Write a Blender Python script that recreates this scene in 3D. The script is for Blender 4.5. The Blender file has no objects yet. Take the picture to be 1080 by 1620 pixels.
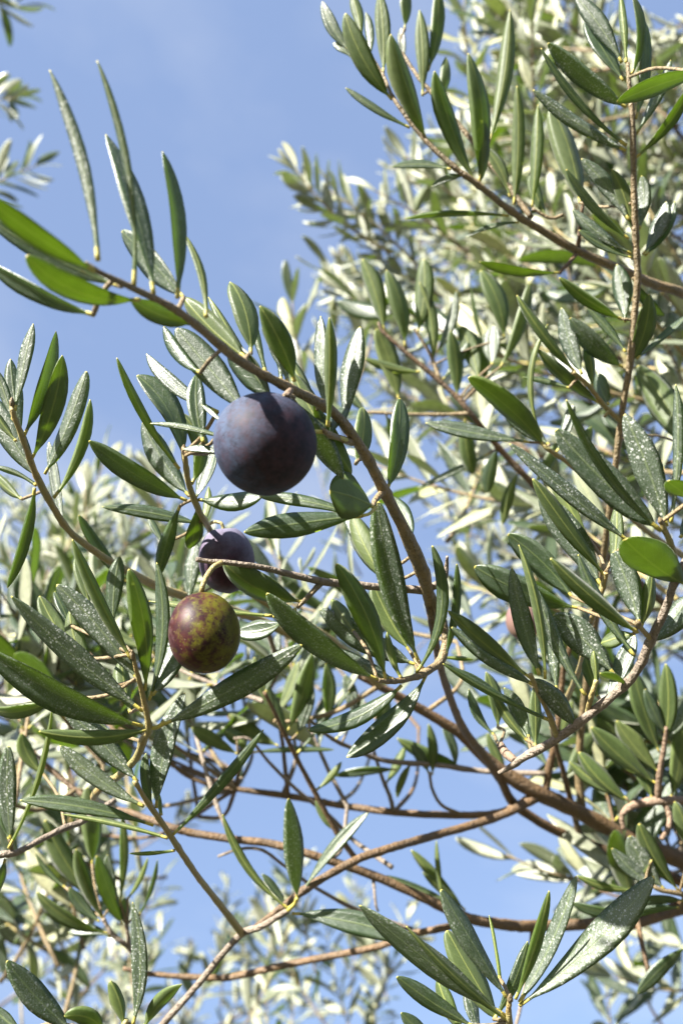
import bpy, math, random
import numpy as np
from mathutils import Vector

# ------------------------------------------------------------------ camera, sky, sun, exposure
scene = bpy.context.scene
COL = scene.collection
F = 1450.0                       # focal length in photo pixels (photo 1080 x 1620)
PITCH = math.radians(48.0)
CAM = np.array([0.0, 0.0, 1.60])
RT = np.array([1.0, 0.0, 0.0])
FW = np.array([0.0, math.cos(PITCH), math.sin(PITCH)])
UP = np.array([0.0, -math.sin(PITCH), math.cos(PITCH)])

cam_data = bpy.data.cameras.new('camera')
cam = bpy.data.objects.new('camera', cam_data)
COL.objects.link(cam)
cam.location = CAM
cam.rotation_euler = (math.pi / 2 + PITCH, 0, 0)
cam_data.sensor_fit = 'VERTICAL'
cam_data.sensor_height = 36.0
cam_data.sensor_width = 24.0
cam_data.lens = 36.0 * F / 1620.0
cam_data.clip_start = 0.01
cam_data.clip_end = 2000
cam_data.dof.use_dof = True
cam_data.dof.focus_distance = 0.262
cam_data.dof.aperture_fstop = 14.0
scene.camera = cam

SUN = -0.62 * RT + 0.76 * UP - 0.20 * FW
SUN = SUN / np.linalg.norm(SUN)
sun_el = math.asin(SUN[2])
sun_az = math.atan2(SUN[0], SUN[1])

world = bpy.data.worlds.new('World')
scene.world = world
world.use_nodes = True
wn, wl = world.node_tree.nodes, world.node_tree.links
wn.clear()
sky = wn.new('ShaderNodeTexSky')
sky.sky_type = 'NISHITA'
sky.sun_disc = False
sky.sun_elevation = sun_el
sky.sun_rotation = sun_az
sky.altitude = 100
sky.air_density = 1.0
sky.dust_density = 1.0
sky.ozone_density = 1.3
# thin, barely visible veil of high cloud
tc = wn.new('ShaderNodeTexCoord')
mp = wn.new('ShaderNodeMapping'); mp.inputs['Scale'].default_value = (1.2, 1.2, 3.2)
cn = wn.new('ShaderNodeTexNoise'); cn.inputs['Scale'].default_value = 2.2; cn.inputs['Detail'].default_value = 5
cn.inputs['Roughness'].default_value = 0.5
cr = wn.new('ShaderNodeMapRange'); cr.inputs[1].default_value = 0.38; cr.inputs[2].default_value = 0.85
cr.inputs[3].default_value = 0.72; cr.inputs[4].default_value = 0.80
mx = wn.new('ShaderNodeMix'); mx.data_type = 'RGBA'
vm = wn.new('ShaderNodeMix'); vm.data_type = 'RGBA'
vm.inputs[6].default_value = (1.10, 1.52, 2.55, 1)
vm.inputs[7].default_value = (2.1, 2.35, 2.95, 1)
vr = wn.new('ShaderNodeMapRange'); vr.inputs[1].default_value = 0.46; vr.inputs[2].default_value = 0.74
vr.inputs[3].default_value = 0.0; vr.inputs[4].default_value = 0.75
wl.new(cn.outputs['Fac'], vr.inputs[0]); wl.new(vr.outputs[0], vm.inputs[0]); wl.new(vm.outputs[2], mx.inputs[7])
bg = wn.new('ShaderNodeBackground'); bg.inputs['Strength'].default_value = 0.071
wo = wn.new('ShaderNodeOutputWorld')
wl.new(tc.outputs['Generated'], mp.inputs['Vector']); wl.new(mp.outputs[0], cn.inputs['Vector'])
wl.new(cn.outputs['Fac'], cr.inputs[0]); wl.new(cr.outputs[0], mx.inputs[0])
wl.new(sky.outputs[0], mx.inputs[6]); wl.new(mx.outputs[2], bg.inputs['Color'])
wl.new(bg.outputs[0], wo.inputs['Surface'])

sd = bpy.data.lights.new('sun', 'SUN')
sd.energy = 5.0
sd.angle = math.radians(0.53)
sd.color = (1.0, 0.955, 0.88)
so = bpy.data.objects.new('sun', sd)
COL.objects.link(so)
so.rotation_euler = Vector(SUN).to_track_quat('Z', 'Y').to_euler()

scene.view_settings.view_transform = 'Standard'
scene.view_settings.look = 'None'
scene.view_settings.gamma = 1.0
scene.view_settings.use_curve_mapping = False
scene.view_settings.exposure = 2.2
scene.render.engine = 'CYCLES'
scene.cycles.max_bounces = 7
scene.cycles.diffuse_bounces = 3
scene.cycles.glossy_bounces = 2
scene.cycles.transmission_bounces = 5
scene.cycles.use_denoising = True
scene.cycles.sample_clamp_indirect = 6.0

RNG = random.Random(7)


def P(x, y, d):
    """point seen at photo pixel (x, y), d metres in front of the camera"""
    return CAM + d * (FW + (x - 540.0) / F * RT + (810.0 - y) / F * UP)


def unit(v):
    v = np.asarray(v, float)
    return v / (np.linalg.norm(v) + 1e-12)


# ------------------------------------------------------------------ materials
def new_mat(name):
    m = bpy.data.materials.new(name)
    m.use_nodes = True
    m.node_tree.nodes.clear()
    return m, m.node_tree.nodes, m.node_tree.links


def math_node(n, l, op, a, b=None, c=None):
    q = n.new('ShaderNodeMath'); q.operation = op
    for i, v in enumerate((a, b, c)):
        if v is None:
            continue
        if isinstance(v, (int, float)):
            q.inputs[i].default_value = v
        else:
            l.new(v, q.inputs[i])
    return q.outputs[0]


def mix_col(n, l, fac, a, b):
    q = n.new('ShaderNodeMix'); q.data_type = 'RGBA'
    for s, v in ((0, fac), (6, a), (7, b)):
        if isinstance(v, (int, float)):
            q.inputs[s].default_value = v
        elif isinstance(v, tuple):
            q.inputs[s].default_value = (*v, 1)
        else:
            l.new(v, q.inputs[s])
    return q.outputs[2]


def map_range(n, l, v, a, b, c, d):
    q = n.new('ShaderNodeMapRange')
    l.new(v, q.inputs[0])
    for i, w in zip((1, 2, 3, 4), (a, b, c, d)):
        q.inputs[i].default_value = w
    return q.outputs[0]


def noise(n, l, vec, scale, detail=3, rough=0.55):
    q = n.new('ShaderNodeTexNoise')
    q.inputs['Scale'].default_value = scale
    q.inputs['Detail'].default_value = detail
    q.inputs['Roughness'].default_value = rough
    if vec is not None:
        l.new(vec, q.inputs['Vector'])
    return q.outputs['Fac']


def leaf_material(name, c0, c1, rib, trans, mixf, rough, spec, dust=0.0, sheen=0.0, coat=0.0):
    """one face of an olive leaf; uv is in centimetres: x along the leaf, y across from the midrib"""
    m, n, l = new_mat(name)
    uv = n.new('ShaderNodeUVMap'); uv.uv_map = 'leaf'
    oi = n.new('ShaderNodeObjectInfo')
    ge = n.new('ShaderNodeNewGeometry')
    r = math_node(n, l, 'FRACT', math_node(n, l, 'ADD', oi.outputs['Random'], ge.outputs['Random Per Island']))
    sh = n.new('ShaderNodeVectorMath'); sh.operation = 'ADD'
    cb = n.new('ShaderNodeCombineXYZ')
    l.new(math_node(n, l, 'MULTIPLY', r, 37.0), cb.inputs[0])
    l.new(math_node(n, l, 'MULTIPLY', r, 11.0), cb.inputs[1])
    l.new(uv.outputs[0], sh.inputs[0]); l.new(cb.outputs[0], sh.inputs[1])
    vec = sh.outputs[0]
    col = mix_col(n, l, r, c0, c1)
    yel = map_range(n, l, math_node(n, l, 'FRACT', math_node(n, l, 'MULTIPLY', r, 7.31)), 0.72, 1.0, 0.0, 0.5)
    col = mix_col(n, l, yel, col, (c1[0] * 1.5, c1[1] * 1.35, c1[2] * 0.7))
    mot = noise(n, l, vec, 2.2, 4)
    col = mix_col(n, l, map_range(n, l, mot, 0.35, 0.7, 0.0, 0.55), col, tuple(0.62 * x for x in c0))
    fine = noise(n, l, vec, 28, 2)
    col = mix_col(n, l, map_range(n, l, fine, 0.4, 0.75, 0.0, 0.32), col, tuple(min(1, 1.7 * x) for x in c1))
    if coat > 0:
        stip = noise(n, l, vec, 24, 3, 0.75)
        cf = math_node(n, l, 'MULTIPLY', map_range(n, l, stip, 0.44, 0.62, 0.0, coat), map_range(n, l, noise(n, l, vec, 1.3, 3), 0.3, 0.62, 0.25, 1.0))
        col = mix_col(n, l, cf, col, (0.23, 0.255, 0.22))
    sx = n.new('ShaderNodeSeparateXYZ'); l.new(uv.outputs[0], sx.inputs[0])
    av = math_node(n, l, 'ABSOLUTE', sx.outputs[1])
    ribf = map_range(n, l, av, 0.012, 0.034, 0.85, 0.0)
    col = mix_col(n, l, ribf, col, rib)
    # side veins: oblique faint lines
    vt = math_node(n, l, 'ADD', math_node(n, l, 'MULTIPLY', sx.outputs[0], 2.6), math_node(n, l, 'MULTIPLY', av, -4.0))
    vt = math_node(n, l, 'ADD', vt, math_node(n, l, 'MULTIPLY', mot, 0.6))
    vw = math_node(n, l, 'PINGPONG', vt, 0.5)
    veinf = map_range(n, l, vw, 0.0, 0.07, 0.22, 0.0)
    col = mix_col(n, l, veinf, col, rib)
    sick = map_range(n, l, noise(n, l, vec, 0.8, 5, 0.7), 0.66, 0.74, 0.0, 0.75)
    col = mix_col(n, l, sick, col, (0.17, 0.12, 0.04))
    height = math_node(n, l, 'ADD', math_node(n, l, 'MULTIPLY', fine, 0.5), math_node(n, l, 'MULTIPLY', ribf, -0.8))
    height = math_node(n, l, 'ADD', height, math_node(n, l, 'MULTIPLY', veinf, -1.2))
    height = math_node(n, l, 'ADD', height, math_node(n, l, 'MULTIPLY', mot, 0.8))
    if dust > 0:
        patch = noise(n, l, vec, 0.9, 3)
        v1 = n.new('ShaderNodeTexVoronoi'); v1.inputs['Scale'].default_value = 9; l.new(vec, v1.inputs['Vector'])
        dots = map_range(n, l, v1.outputs['Distance'], 0.20, 0.40, 1.0, 0.0)
        v2 = noise(n, l, vec, 5.5, 5, 0.72)
        smear = map_range(n, l, v2, 0.57, 0.78, 0.0, 0.55)
        vc = n.new('ShaderNodeSeparateColor'); l.new(v1.outputs['Color'], vc.inputs[0])
        dots = math_node(n, l, 'MULTIPLY', dots, map_range(n, l, vc.outputs[0], 0.35, 0.8, 0.0, 1.0))
        v3 = n.new('ShaderNodeTexVoronoi'); v3.inputs['Scale'].default_value = 17; l.new(vec, v3.inputs['Vector'])
        vc3 = n.new('ShaderNodeSeparateColor'); l.new(v3.outputs['Color'], vc3.inputs[0])
        d3 = math_node(n, l, 'MULTIPLY', map_range(n, l, v3.outputs['Distance'], 0.2, 0.4, 0.9, 0.0), map_range(n, l, vc3.outputs[0], 0.3, 0.6, 0.0, 1.0))
        dots = math_node(n, l, 'MULTIPLY', math_node(n, l, 'MAXIMUM', dots, d3), map_range(n, l, v2, 0.40, 0.52, 0.25, 1.0))
        dd = math_node(n, l, 'MAXIMUM', dots, smear)
        dd = math_node(n, l, 'MULTIPLY', dd, map_range(n, l, patch, 0.36, 0.54, 0.22, 1.0))
        dd = math_node(n, l, 'MULTIPLY', dd, map_range(n, l, r, 0.0, 1.0, dust * 0.5, dust * 1.2))
        col = mix_col(n, l, dd, col, (0.52, 0.54, 0.50))
        rgh = map_range(n, l, dd, 0.0, 1.0, rough, 0.85)
    else:
        rgh = rough
    bp = n.new('ShaderNodeBump'); bp.inputs['Strength'].default_value = 0.35; bp.inputs['Distance'].default_value = 0.0004
    l.new(height, bp.inputs['Height'])
    pr = n.new('ShaderNodeBsdfPrincipled')
    l.new(col, pr.inputs['Base Color']); l.new(bp.outputs[0], pr.inputs['Normal'])
    if isinstance(rgh, float):
        pr.inputs['Roughness'].default_value = rgh
    else:
        l.new(rgh, pr.inputs['Roughness'])
    pr.inputs['Specular IOR Level'].default_value = spec
    pr.inputs['Sheen Weight'].default_value = sheen
    tr = n.new('ShaderNodeBsdfTranslucent')
    tcol = mix_col(n, l, r, trans, tuple(0.8 * x for x in trans))
    tcol = mix_col(n, l, map_range(n, l, mot, 0.3, 0.7, 0.0, 0.35), tcol, tuple(0.55 * x for x in trans))
    l.new(tcol, tr.inputs['Color'])
    ms = n.new('ShaderNodeMixShader'); ms.inputs[0].default_value = mixf
    l.new(pr.outputs[0], ms.inputs[1]); l.new(tr.outputs[0], ms.inputs[2])
    out = n.new('ShaderNodeOutputMaterial'); l.new(ms.outputs[0], out.inputs['Surface'])
    return m


TR = (0.48, 0.68, 0.08)
M_UP = leaf_material('leaf_upper_green', (0.009, 0.024, 0.008), (0.032, 0.054, 0.025), (0.11, 0.14, 0.055), TR, 0.33, 0.38, 0.7, 0.14, 0.0, 0.38)
M_UPD = leaf_material('leaf_upper_dusty', (0.016, 0.031, 0.016), (0.044, 0.064, 0.038), (0.12, 0.15, 0.075), TR, 0.30, 0.40, 0.7, 0.95, 0.0, 0.55)
M_LO = leaf_material('leaf_underside_silver', (0.044, 0.070, 0.019), (0.105, 0.135, 0.054), (0.23, 0.26, 0.07), (0.58, 0.76, 0.10), 0.38, 0.48, 0.5, 0.0, 0.1)


M_UPS = leaf_material('outer_leaf_upper_silver_sunlit', (0.045, 0.062, 0.028), (0.39, 0.395, 0.30), (0.30, 0.32, 0.22), (0.52, 0.70, 0.12), 0.27, 0.42, 0.8, 0.4)  # silver leaf coat, with sunlit brightness of the background foliage put into the colour
M_LOS = leaf_material('outer_leaf_underside_silver_sunlit', (0.10, 0.125, 0.052), (0.58, 0.58, 0.47), (0.40, 0.41, 0.22), (0.60, 0.75, 0.16), 0.28, 0.5, 0.5, 0.0, 0.15)  # silver underside, painted paler than near leaves to look sunlit


def stalk_material(name, a, b, c, scale, rough=0.55, bump=0.5, specks=0.0):
    m, n, l = new_mat(name)
    tcn = n.new('ShaderNodeTexCoord')
    v = tcn.outputs['Object']
    n1 = noise(n, l, v, scale, 5, 0.65)
    n2 = noise(n, l, v, scale * 6, 3, 0.6)
    col = mix_col(n, l, map_range(n, l, n1, 0.36, 0.64, 0, 1), a, b)
    col = mix_col(n, l, map_range(n, l, n2, 0.52, 0.74, 0, 0.8), col, c)
    vo = n.new('ShaderNodeTexVoronoi'); vo.inputs['Scale'].default_value = scale * 7
    l.new(v, vo.inputs['Vector'])
    lent = map_range(n, l, vo.outputs['Distance'], 0.12, 0.22, specks, 0.0)
    col = mix_col(n, l, lent, col, (0.03, 0.022, 0.015))
    h = math_node(n, l, 'ADD', n2, math_node(n, l, 'MULTIPLY', n1, 0.8))
    col = mix_col(n, l, map_range(n, l, noise(n, l, v, scale * 2.3, 4, 0.7), 0.56, 0.70, 0, 0.55 * min(1.0, bump)), col, tuple(min(1.0, 1.45 * q + 0.02) for q in a))
    bp = n.new('ShaderNodeBump'); bp.inputs['Strength'].default_value = min(1.0, bump * 1.4); bp.inputs['Distance'].default_value = 0.0012
    l.new(h, bp.inputs['Height'])
    pr = n.new('ShaderNodeBsdfPrincipled')
    l.new(col, pr.inputs['Base Color']); l.new(bp.outputs[0], pr.inputs['Normal'])
    pr.inputs['Roughness'].default_value = rough
    out = n.new('ShaderNodeOutputMaterial'); l.new(pr.outputs[0], out.inputs['Surface'])
    return m


M_PET = stalk_material('petiole_yellow', (0.425, 0.357, 0.060), (0.357, 0.323, 0.076), (0.340, 0.255, 0.068), 300, 0.5, 0.2)
M_TAN = stalk_material('young_twig_tan', (0.225, 0.160, 0.078), (0.150, 0.118, 0.060), (0.092, 0.058, 0.032), 150, 0.55, 0.6, 0.5)
M_GRN = stalk_material('new_shoot_green_tan', (0.244, 0.222, 0.089), (0.281, 0.200, 0.074), (0.207, 0.148, 0.059), 160, 0.5, 0.4, 0.2)
M_BRN = stalk_material('twig_bark_brown', (0.102, 0.067, 0.037), (0.152, 0.088, 0.036), (0.058, 0.041, 0.028), 110, 0.6, 0.7, 0.6)
M_GRY = stalk_material('twig_bark_grey', (0.158, 0.126, 0.094), (0.216, 0.173, 0.130), (0.086, 0.061, 0.043), 120, 0.7, 1.0, 0.7)
M_BARK = stalk_material('trunk_bark', (0.160, 0.132, 0.104), (0.104, 0.080, 0.064), (0.224, 0.200, 0.168), 9, 0.85, 1.0)
M_PALE = stalk_material('peeled_bark', (0.222, 0.155, 0.104), (0.178, 0.118, 0.074), (0.111, 0.070, 0.044), 130, 0.65, 1.0, 0.3)


def olive_material(name, kind):
    m, n, l = new_mat(name)
    tcn = n.new('ShaderNodeTexCoord')
    v = tcn.outputs['Object']
    sx = n.new('ShaderNodeSeparateXYZ'); l.new(v, sx.inputs[0])
    big = noise(n, l, v, 130, 4, 0.6)
    med = noise(n, l, v, 420, 5, 0.68)
    fin = noise(n, l, v, 2300, 3, 0.6)
    if kind == 'black':
        col = mix_col(n, l, map_range(n, l, med, 0.4, 0.65, 0, 1), (0.014, 0.008, 0.011), (0.040, 0.018, 0.023))
        # waxy bloom, rubbed off in streaks; sunlit upper left painted paler, lower right darker
        st = n.new('ShaderNodeMapping'); st.inputs['Scale'].default_value = (380, 380, 90)
        st.inputs['Rotation'].default_value = (0.3, 0.9, 0.2)
        l.new(v, st.inputs['Vector'])
        streak = noise(n, l, st.outputs[0], 1.0, 5, 0.7)
        side = math_node(n, l, 'ADD', math_node(n, l, 'MULTIPLY', sx.outputs[0], -34.0), math_node(n, l, 'MULTIPLY', sx.outputs[2], 30.0))
        b = math_node(n, l, 'ADD', math_node(n, l, 'MULTIPLY', big, 1.5), side)
        b = map_range(n, l, b, 0.34, 1.0, 0.10, 1.0)
        b = math_node(n, l, 'MULTIPLY', b, map_range(n, l, streak, 0.38, 0.54, 0.5, 1.0))
        scr = n.new('ShaderNodeMapping'); scr.inputs['Scale'].default_value = (150, 150, 420); scr.inputs['Rotation'].default_value = (0.5, 0.4, 1.1)
        l.new(v, scr.inputs['Vector'])
        sc1 = math_node(n, l, 'ABSOLUTE', math_node(n, l, 'SUBTRACT', noise(n, l, scr.outputs[0], 1.6, 6, 0.7), 0.5))
        b = math_node(n, l, 'MULTIPLY', b, map_range(n, l, sc1, 0.006, 0.024, 0.3, 1.0))
        b = math_node(n, l, 'MULTIPLY', b, map_range(n, l, fin, 0.3, 0.7, 0.82, 1.0))
        col = mix_col(n, l, b, col, (0.054, 0.074, 0.122))
        rough = map_range(n, l, b, 0, 1, 0.55, 0.80)
    elif kind == 'violet':
        col = mix_col(n, l, map_range(n, l, med, 0.4, 0.65, 0, 1), (0.024, 0.008, 0.016), (0.055, 0.016, 0.028))
        b = math_node(n, l, 'ADD', big, math_node(n, l, 'MULTIPLY', sx.outputs[2], 36.0))  # bloom painted paler towards the sunlit top
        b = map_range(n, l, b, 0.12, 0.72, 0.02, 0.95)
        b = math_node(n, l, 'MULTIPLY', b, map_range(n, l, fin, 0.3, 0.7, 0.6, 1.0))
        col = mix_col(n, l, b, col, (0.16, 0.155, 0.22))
        rough = map_range(n, l, b, 0, 1, 0.48, 0.75)
    elif kind == 'turning':
        g = math_node(n, l, 'ADD', math_node(n, l, 'MULTIPLY', sx.outputs[0], 34.0), math_node(n, l, 'MULTIPLY', med, 2.1))
        g = math_node(n, l, 'ADD', g, math_node(n, l, 'MULTIPLY', big, 0.5))
        g = map_range(n, l, g, 1.12, 1.62, 0.0, 1.0)
        red = mix_col(n, l, map_range(n, l, big, 0.4, 0.62, 0, 1), (0.020, 0.006, 0.008), (0.056, 0.014, 0.012))
        col = mix_col(n, l, g, red, (0.085, 0.080, 0.006))
        col = mix_col(n, l, map_range(n, l, noise(n, l, v, 900, 3), 0.56, 0.68, 0, 0.8), col, (0.022, 0.007, 0.007))
        pb = math_node(n, l, 'ADD', math_node(n, l, 'MULTIPLY', sx.outputs[0], -40.0), math_node(n, l, 'MULTIPLY', noise(n, l, v, 260, 5, 0.7), 1.2))
        pb = map_range(n, l, pb, 0.85, 1.25, 0.0, 0.40)
        col = mix_col(n, l, pb, col, (0.12, 0.105, 0.125))
        vo = n.new('ShaderNodeTexVoronoi'); vo.inputs['Scale'].default_value = 620; l.new(v, vo.inputs['Vector'])
        col = mix_col(n, l, map_range(n, l, vo.outputs['Distance'], 0.09, 0.17, 0.45, 0.0), col, (0.16, 0.13, 0.07))
        rough = map_range(n, l, math_node(n, l, 'ADD', pb, math_node(n, l, 'MULTIPLY', med, 0.25)), 0, 0.4, 0.40, 0.66)
    else:
        col = mix_col(n, l, map_range(n, l, big, 0.4, 0.62, 0, 1), (0.15, 0.085, 0.085), (0.17, 0.11, 0.08))
        rough = map_range(n, l, fin, 0, 1, 0.4, 0.5)
    bp = n.new('ShaderNodeBump'); bp.inputs['Strength'].default_value = 0.071; bp.inputs['Distance'].default_value = 0.0004
    l.new(math_node(n, l, 'ADD', fin, med), bp.inputs['Height'])
    pr = n.new('ShaderNodeBsdfPrincipled')
    l.new(col, pr.inputs['Base Color']); l.new(rough, pr.inputs['Roughness']); l.new(bp.outputs[0], pr.inputs['Normal'])
    pr.inputs['Specular IOR Level'].default_value = {'black': 0.17, 'violet': 0.18}.get(kind, 0.2)
    pr.inputs['Subsurface Weight'].default_value = 0.0
    out = n.new('ShaderNodeOutputMaterial'); l.new(pr.outputs[0], out.inputs['Surface'])
    return m


def ground_material():
    m, n, l = new_mat('dry_grass_soil')
    tcn = n.new('ShaderNodeTexCoord'); v = tcn.outputs['Object']
    a = noise(n, l, v, 0.35, 6, 0.6); b = noise(n, l, v, 9, 6, 0.7)
    col = mix_col(n, l, map_range(n, l, a, 0.4, 0.6, 0, 1), (0.085, 0.072, 0.045), (0.045, 0.058, 0.022))
    col = mix_col(n, l, map_range(n, l, b, 0.45, 0.7, 0, 0.8), col, (0.11, 0.095, 0.06))
    bp = n.new('ShaderNodeBump'); bp.inputs['Strength'].default_value = 0.8; bp.inputs['Distance'].default_value = 0.05
    l.new(b, bp.inputs['Height'])
    pr = n.new('ShaderNodeBsdfPrincipled'); pr.inputs['Roughness'].default_value = 0.95
    l.new(col, pr.inputs['Base Color']); l.new(bp.outputs[0], pr.inputs['Normal'])
    out = n.new('ShaderNodeOutputMaterial'); l.new(pr.outputs[0], out.inputs['Surface'])
    return m


# ------------------------------------------------------------------ mesh helpers
def mesh_from(name, verts, faces, mats, mat_idx=None, uvs=None, smooth=True):
    me = bpy.data.meshes.new(name)
    me.from_pydata([tuple(v) for v in verts], [], faces)
    for m in mats:
        me.materials.append(m)
    if mat_idx is not None:
        me.polygons.foreach_set('material_index', np.asarray(mat_idx, dtype=np.int32))
    if smooth:
        me.polygons.foreach_set('use_smooth', np.ones(len(faces), dtype=bool))
    if uvs is not None:
        lay = me.uv_layers.new(name='leaf')
        vi = np.empty(len(me.loops), dtype=np.int32)
        me.loops.foreach_get('vertex_index', vi)
        lay.data.foreach_set('uv', np.asarray(uvs, dtype=np.float32)[vi].ravel())
    me.update()
    return me


def link(name, me, parent=None, loc=(0, 0, 0)):
    o = bpy.data.objects.new(name, me)
    COL.objects.link(o)
    o.location = loc
    if parent is not None:
        o.parent = parent
    return o


def thing(name, label, cat, loc, group=None):
    o = bpy.data.objects.new(name, None)
    o.empty_display_size = 0.01
    COL.objects.link(o)
    o.location = loc
    o['label'] = label
    o['category'] = cat
    if group:
        o['group'] = group
    return o


def catmull(pts, per=6):
    pts = [np.asarray(p, float) for p in pts]
    if len(pts) == 2:
        return [pts[0] * (1 - t) + pts[1] * t for t in np.linspace(0, 1, per + 1)]
    ext = [2 * pts[0] - pts[1]] + pts + [2 * pts[-1] - pts[-2]]
    out = []
    for i in range(1, len(ext) - 2):
        p0, p1, p2, p3 = ext[i - 1:i + 3]
        for k in range(per):
            t = k / per
            out.append(0.5 * ((2 * p1) + (-p0 + p2) * t + (2 * p0 - 5 * p1 + 4 * p2 - p3) * t * t + (-p0 + 3 * p1 - 3 * p2 + p3) * t ** 3))
    out.append(pts[-1])
    return out


def tube(path, radii, sides=8, wob=0.0, seed=0):
    """closed tapered tube along path (list of 3d points)"""
    rg = random.Random(seed)
    path = [np.asarray(p, float) for p in path]
    n = len(path)
    verts, faces = [], []
    t_prev = unit(path[1] - path[0])
    ref = np.array([0, 0, 1.0]) if abs(t_prev[2]) < 0.9 else np.array([1.0, 0, 0])
    a = unit(np.cross(t_prev, ref))
    for i in range(n):
        t = unit(path[min(i + 1, n - 1)] - path[max(i - 1, 0)])
        a = unit(a - t * np.dot(a, t))
        b = np.cross(t, a)
        r = radii[i]
        off = (a * rg.uniform(-1, 1) + b * rg.uniform(-1, 1)) * r * wob * 0.6
        for k in range(sides):
            th = 2 * math.pi * k / sides
            rr = r * (1 + wob * rg.uniform(-1, 1))
            verts.append(path[i] + off + (a * math.cos(th) + b * math.sin(th)) * rr)
    for i in range(n - 1):
        for k in range(sides):
            k2 = (k + 1) % sides
            faces.append((i * sides + k, i * sides + k2, (i + 1) * sides + k2, (i + 1) * sides + k))
    faces.append(tuple(range(sides - 1, -1, -1)))
    faces.append(tuple((n - 1) * sides + k for k in range(sides)))
    return verts, faces


PETS = 0.065


def leaf_grid(center, side, normal, W, rg, ns=None, cross=(-1, -0.55, 0, 0.55, 1), pet_r=0.00055, e=None, pw=None, fold=None, thick=0.00022):
    """closed thin leaf: rows of an upper and a lower sheet sharing the rim. Returns verts, faces, mat ids, uvs"""
    n = len(center)
    nc = len(cross)
    mid = nc // 2
    e = e if e is not None else rg.uniform(0.98, 1.36)
    pw = pw if pw is not None else rg.uniform(0.50, 0.70)
    fold = fold if fold is not None else rg.uniform(-0.34, 0.42)
    ph1, ph2 = rg.uniform(0, 6.3), rg.uniform(0, 6.3)
    seg = [0.0]
    for i in range(1, n):
        seg.append(seg[-1] + np.linalg.norm(center[i] - center[i - 1]))
    L = seg[-1]
    verts, uvs, top, bot = [], [], [], []
    for i in range(n):
        t = seg[i] / L
        s = max(0.0, (t - PETS) / (1 - PETS))
        prof = max(0.0, math.sin(math.pi * min(1.0, s) ** e)) ** pw if s > 0 else 0.0
        hw = max(W * 0.5 * prof, pet_r if t < 0.4 else 0.00012)
        blade = min(1.0, prof * 2.5)
        th_top = thick * blade + pet_r * (1 - blade) * (0.9 if t < 0.4 else 0.15)
        th_bot = th_top
        trow, brow = [], []
        for j, c in enumerate(cross):
            wob = 1.0 + 0.035 * math.sin(ph1 + 11 * t + (2.1 if c > 0 else 0)) * blade
            off = side[i] * (c * hw * wob)
            fl = fold * abs(c) ** 1.5 * hw + 0.05 * hw * math.sin(ph2 + 9 * t) * c
            base = center[i] + off + normal[i] * fl
            k = (1 - c * c)
            if j in (0, nc - 1):
                verts.append(base); trow.append(len(verts) - 1); brow.append(len(verts) - 1)
                uvs.append((seg[i] * 100, c * hw * 100))
            else:
                rib = 0.00016 * blade if j == mid else 0.0
                verts.append(base + normal[i] * (th_top * k - rib)); trow.append(len(verts) - 1)
                uvs.append((seg[i] * 100, c * hw * 100))
                verts.append(base - normal[i] * (th_bot * k + rib * 1.4)); brow.append(len(verts) - 1)
                uvs.append((seg[i] * 100, c * hw * 100))
        top.append(trow); bot.append(brow)
    faces, mats = [], []
    for i in range(n - 1):
        tm = 0.5 * (seg[i] + seg[i + 1]) / L
        pet = tm < PETS or (tm > 0.982 and n > 8)
        for j in range(nc - 1):
            faces.append((top[i][j], top[i][j + 1], top[i + 1][j + 1], top[i + 1][j])); mats.append(2 if pet else 0)
            faces.append((bot[i][j], bot[i + 1][j], bot[i + 1][j + 1], bot[i][j + 1])); mats.append(2 if pet else 1)
    for i in (0, n - 1):
        ring = top[i] + bot[i][-2:0:-1]
        faces.append(tuple(ring if i else ring[::-1])); mats.append(2 if i == 0 else 1)
    return verts, faces, mats, uvs


STN = [0, 0.03, PETS, 0.085, 0.12, 0.18, 0.26, 0.36, 0.47, 0.58, 0.69, 0.79, 0.87, 0.93, 0.97, 0.99, 1.0]


def traced_leaf(parent, origin, B, T, ctrl_off, depth_bulge, Wt, nrm, dusty, rg, face, pw=None, e=None, fold=None):
    """unique leaf from base B to tip T (world), centre line bulged by ctrl_off; nrm: direction of the seen face"""
    mid = 0.5 * (B + T) + ctrl_off + nrm * depth_bulge
    c1 = 2 * mid - 0.5 * (B + T)
    cen = [(1 - t) ** 2 * B + 2 * t * (1 - t) * c1 + t * t * T for t in STN]
    tw = rg.uniform(-0.28, 0.28)
    side, nor = [], []
    for i, t in enumerate(STN):
        tan = unit(2 * (1 - t) * (c1 - B) + 2 * t * (T - c1))
        nn = unit(nrm - tan * np.dot(nrm, tan))
        sd_ = np.cross(tan, nn)
        a = tw * (t - 0.5)
        nn2 = nn * math.cos(a) + sd_ * math.sin(a)
        if face == 'l':
            nn2 = -nn2
        nor.append(nn2); side.append(np.cross(nn2, tan))
    cen = [c - B for c in cen]
    v, f, mi, uv = leaf_grid(cen, side, nor, Wt, rg, pw=pw, e=e, fold=fold)
    me = mesh_from('leaf', v, f, [M_UPD if dusty else M_UP, M_LO, M_PET], mi, uv)
    return link('leaf', me, parent, B - origin)


def make_stem(name, pts, mat, parent, origin, sides=9, wob=0.06, seed=0, nodes=(), tree=False):
    """pts: world points with radius -> tube with small swellings at nodes"""
    path4 = catmull([np.append(p, r) for p, r in pts], 7)
    path = [p[:3] - origin for p in path4]
    rad = []
    for p in path4:
        r = p[3]
        sw = max([math.exp(-(np.linalg.norm(p[:3] - q) / (1.6 * p[3])) ** 2) for q in nodes] or [0.0])
        rad.append(r * (1 + 0.18 * sw))
    v, f = tube(path, rad, sides, wob, seed)
    return link(name, mesh_from(name, v, f, [mat]), parent)


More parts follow.
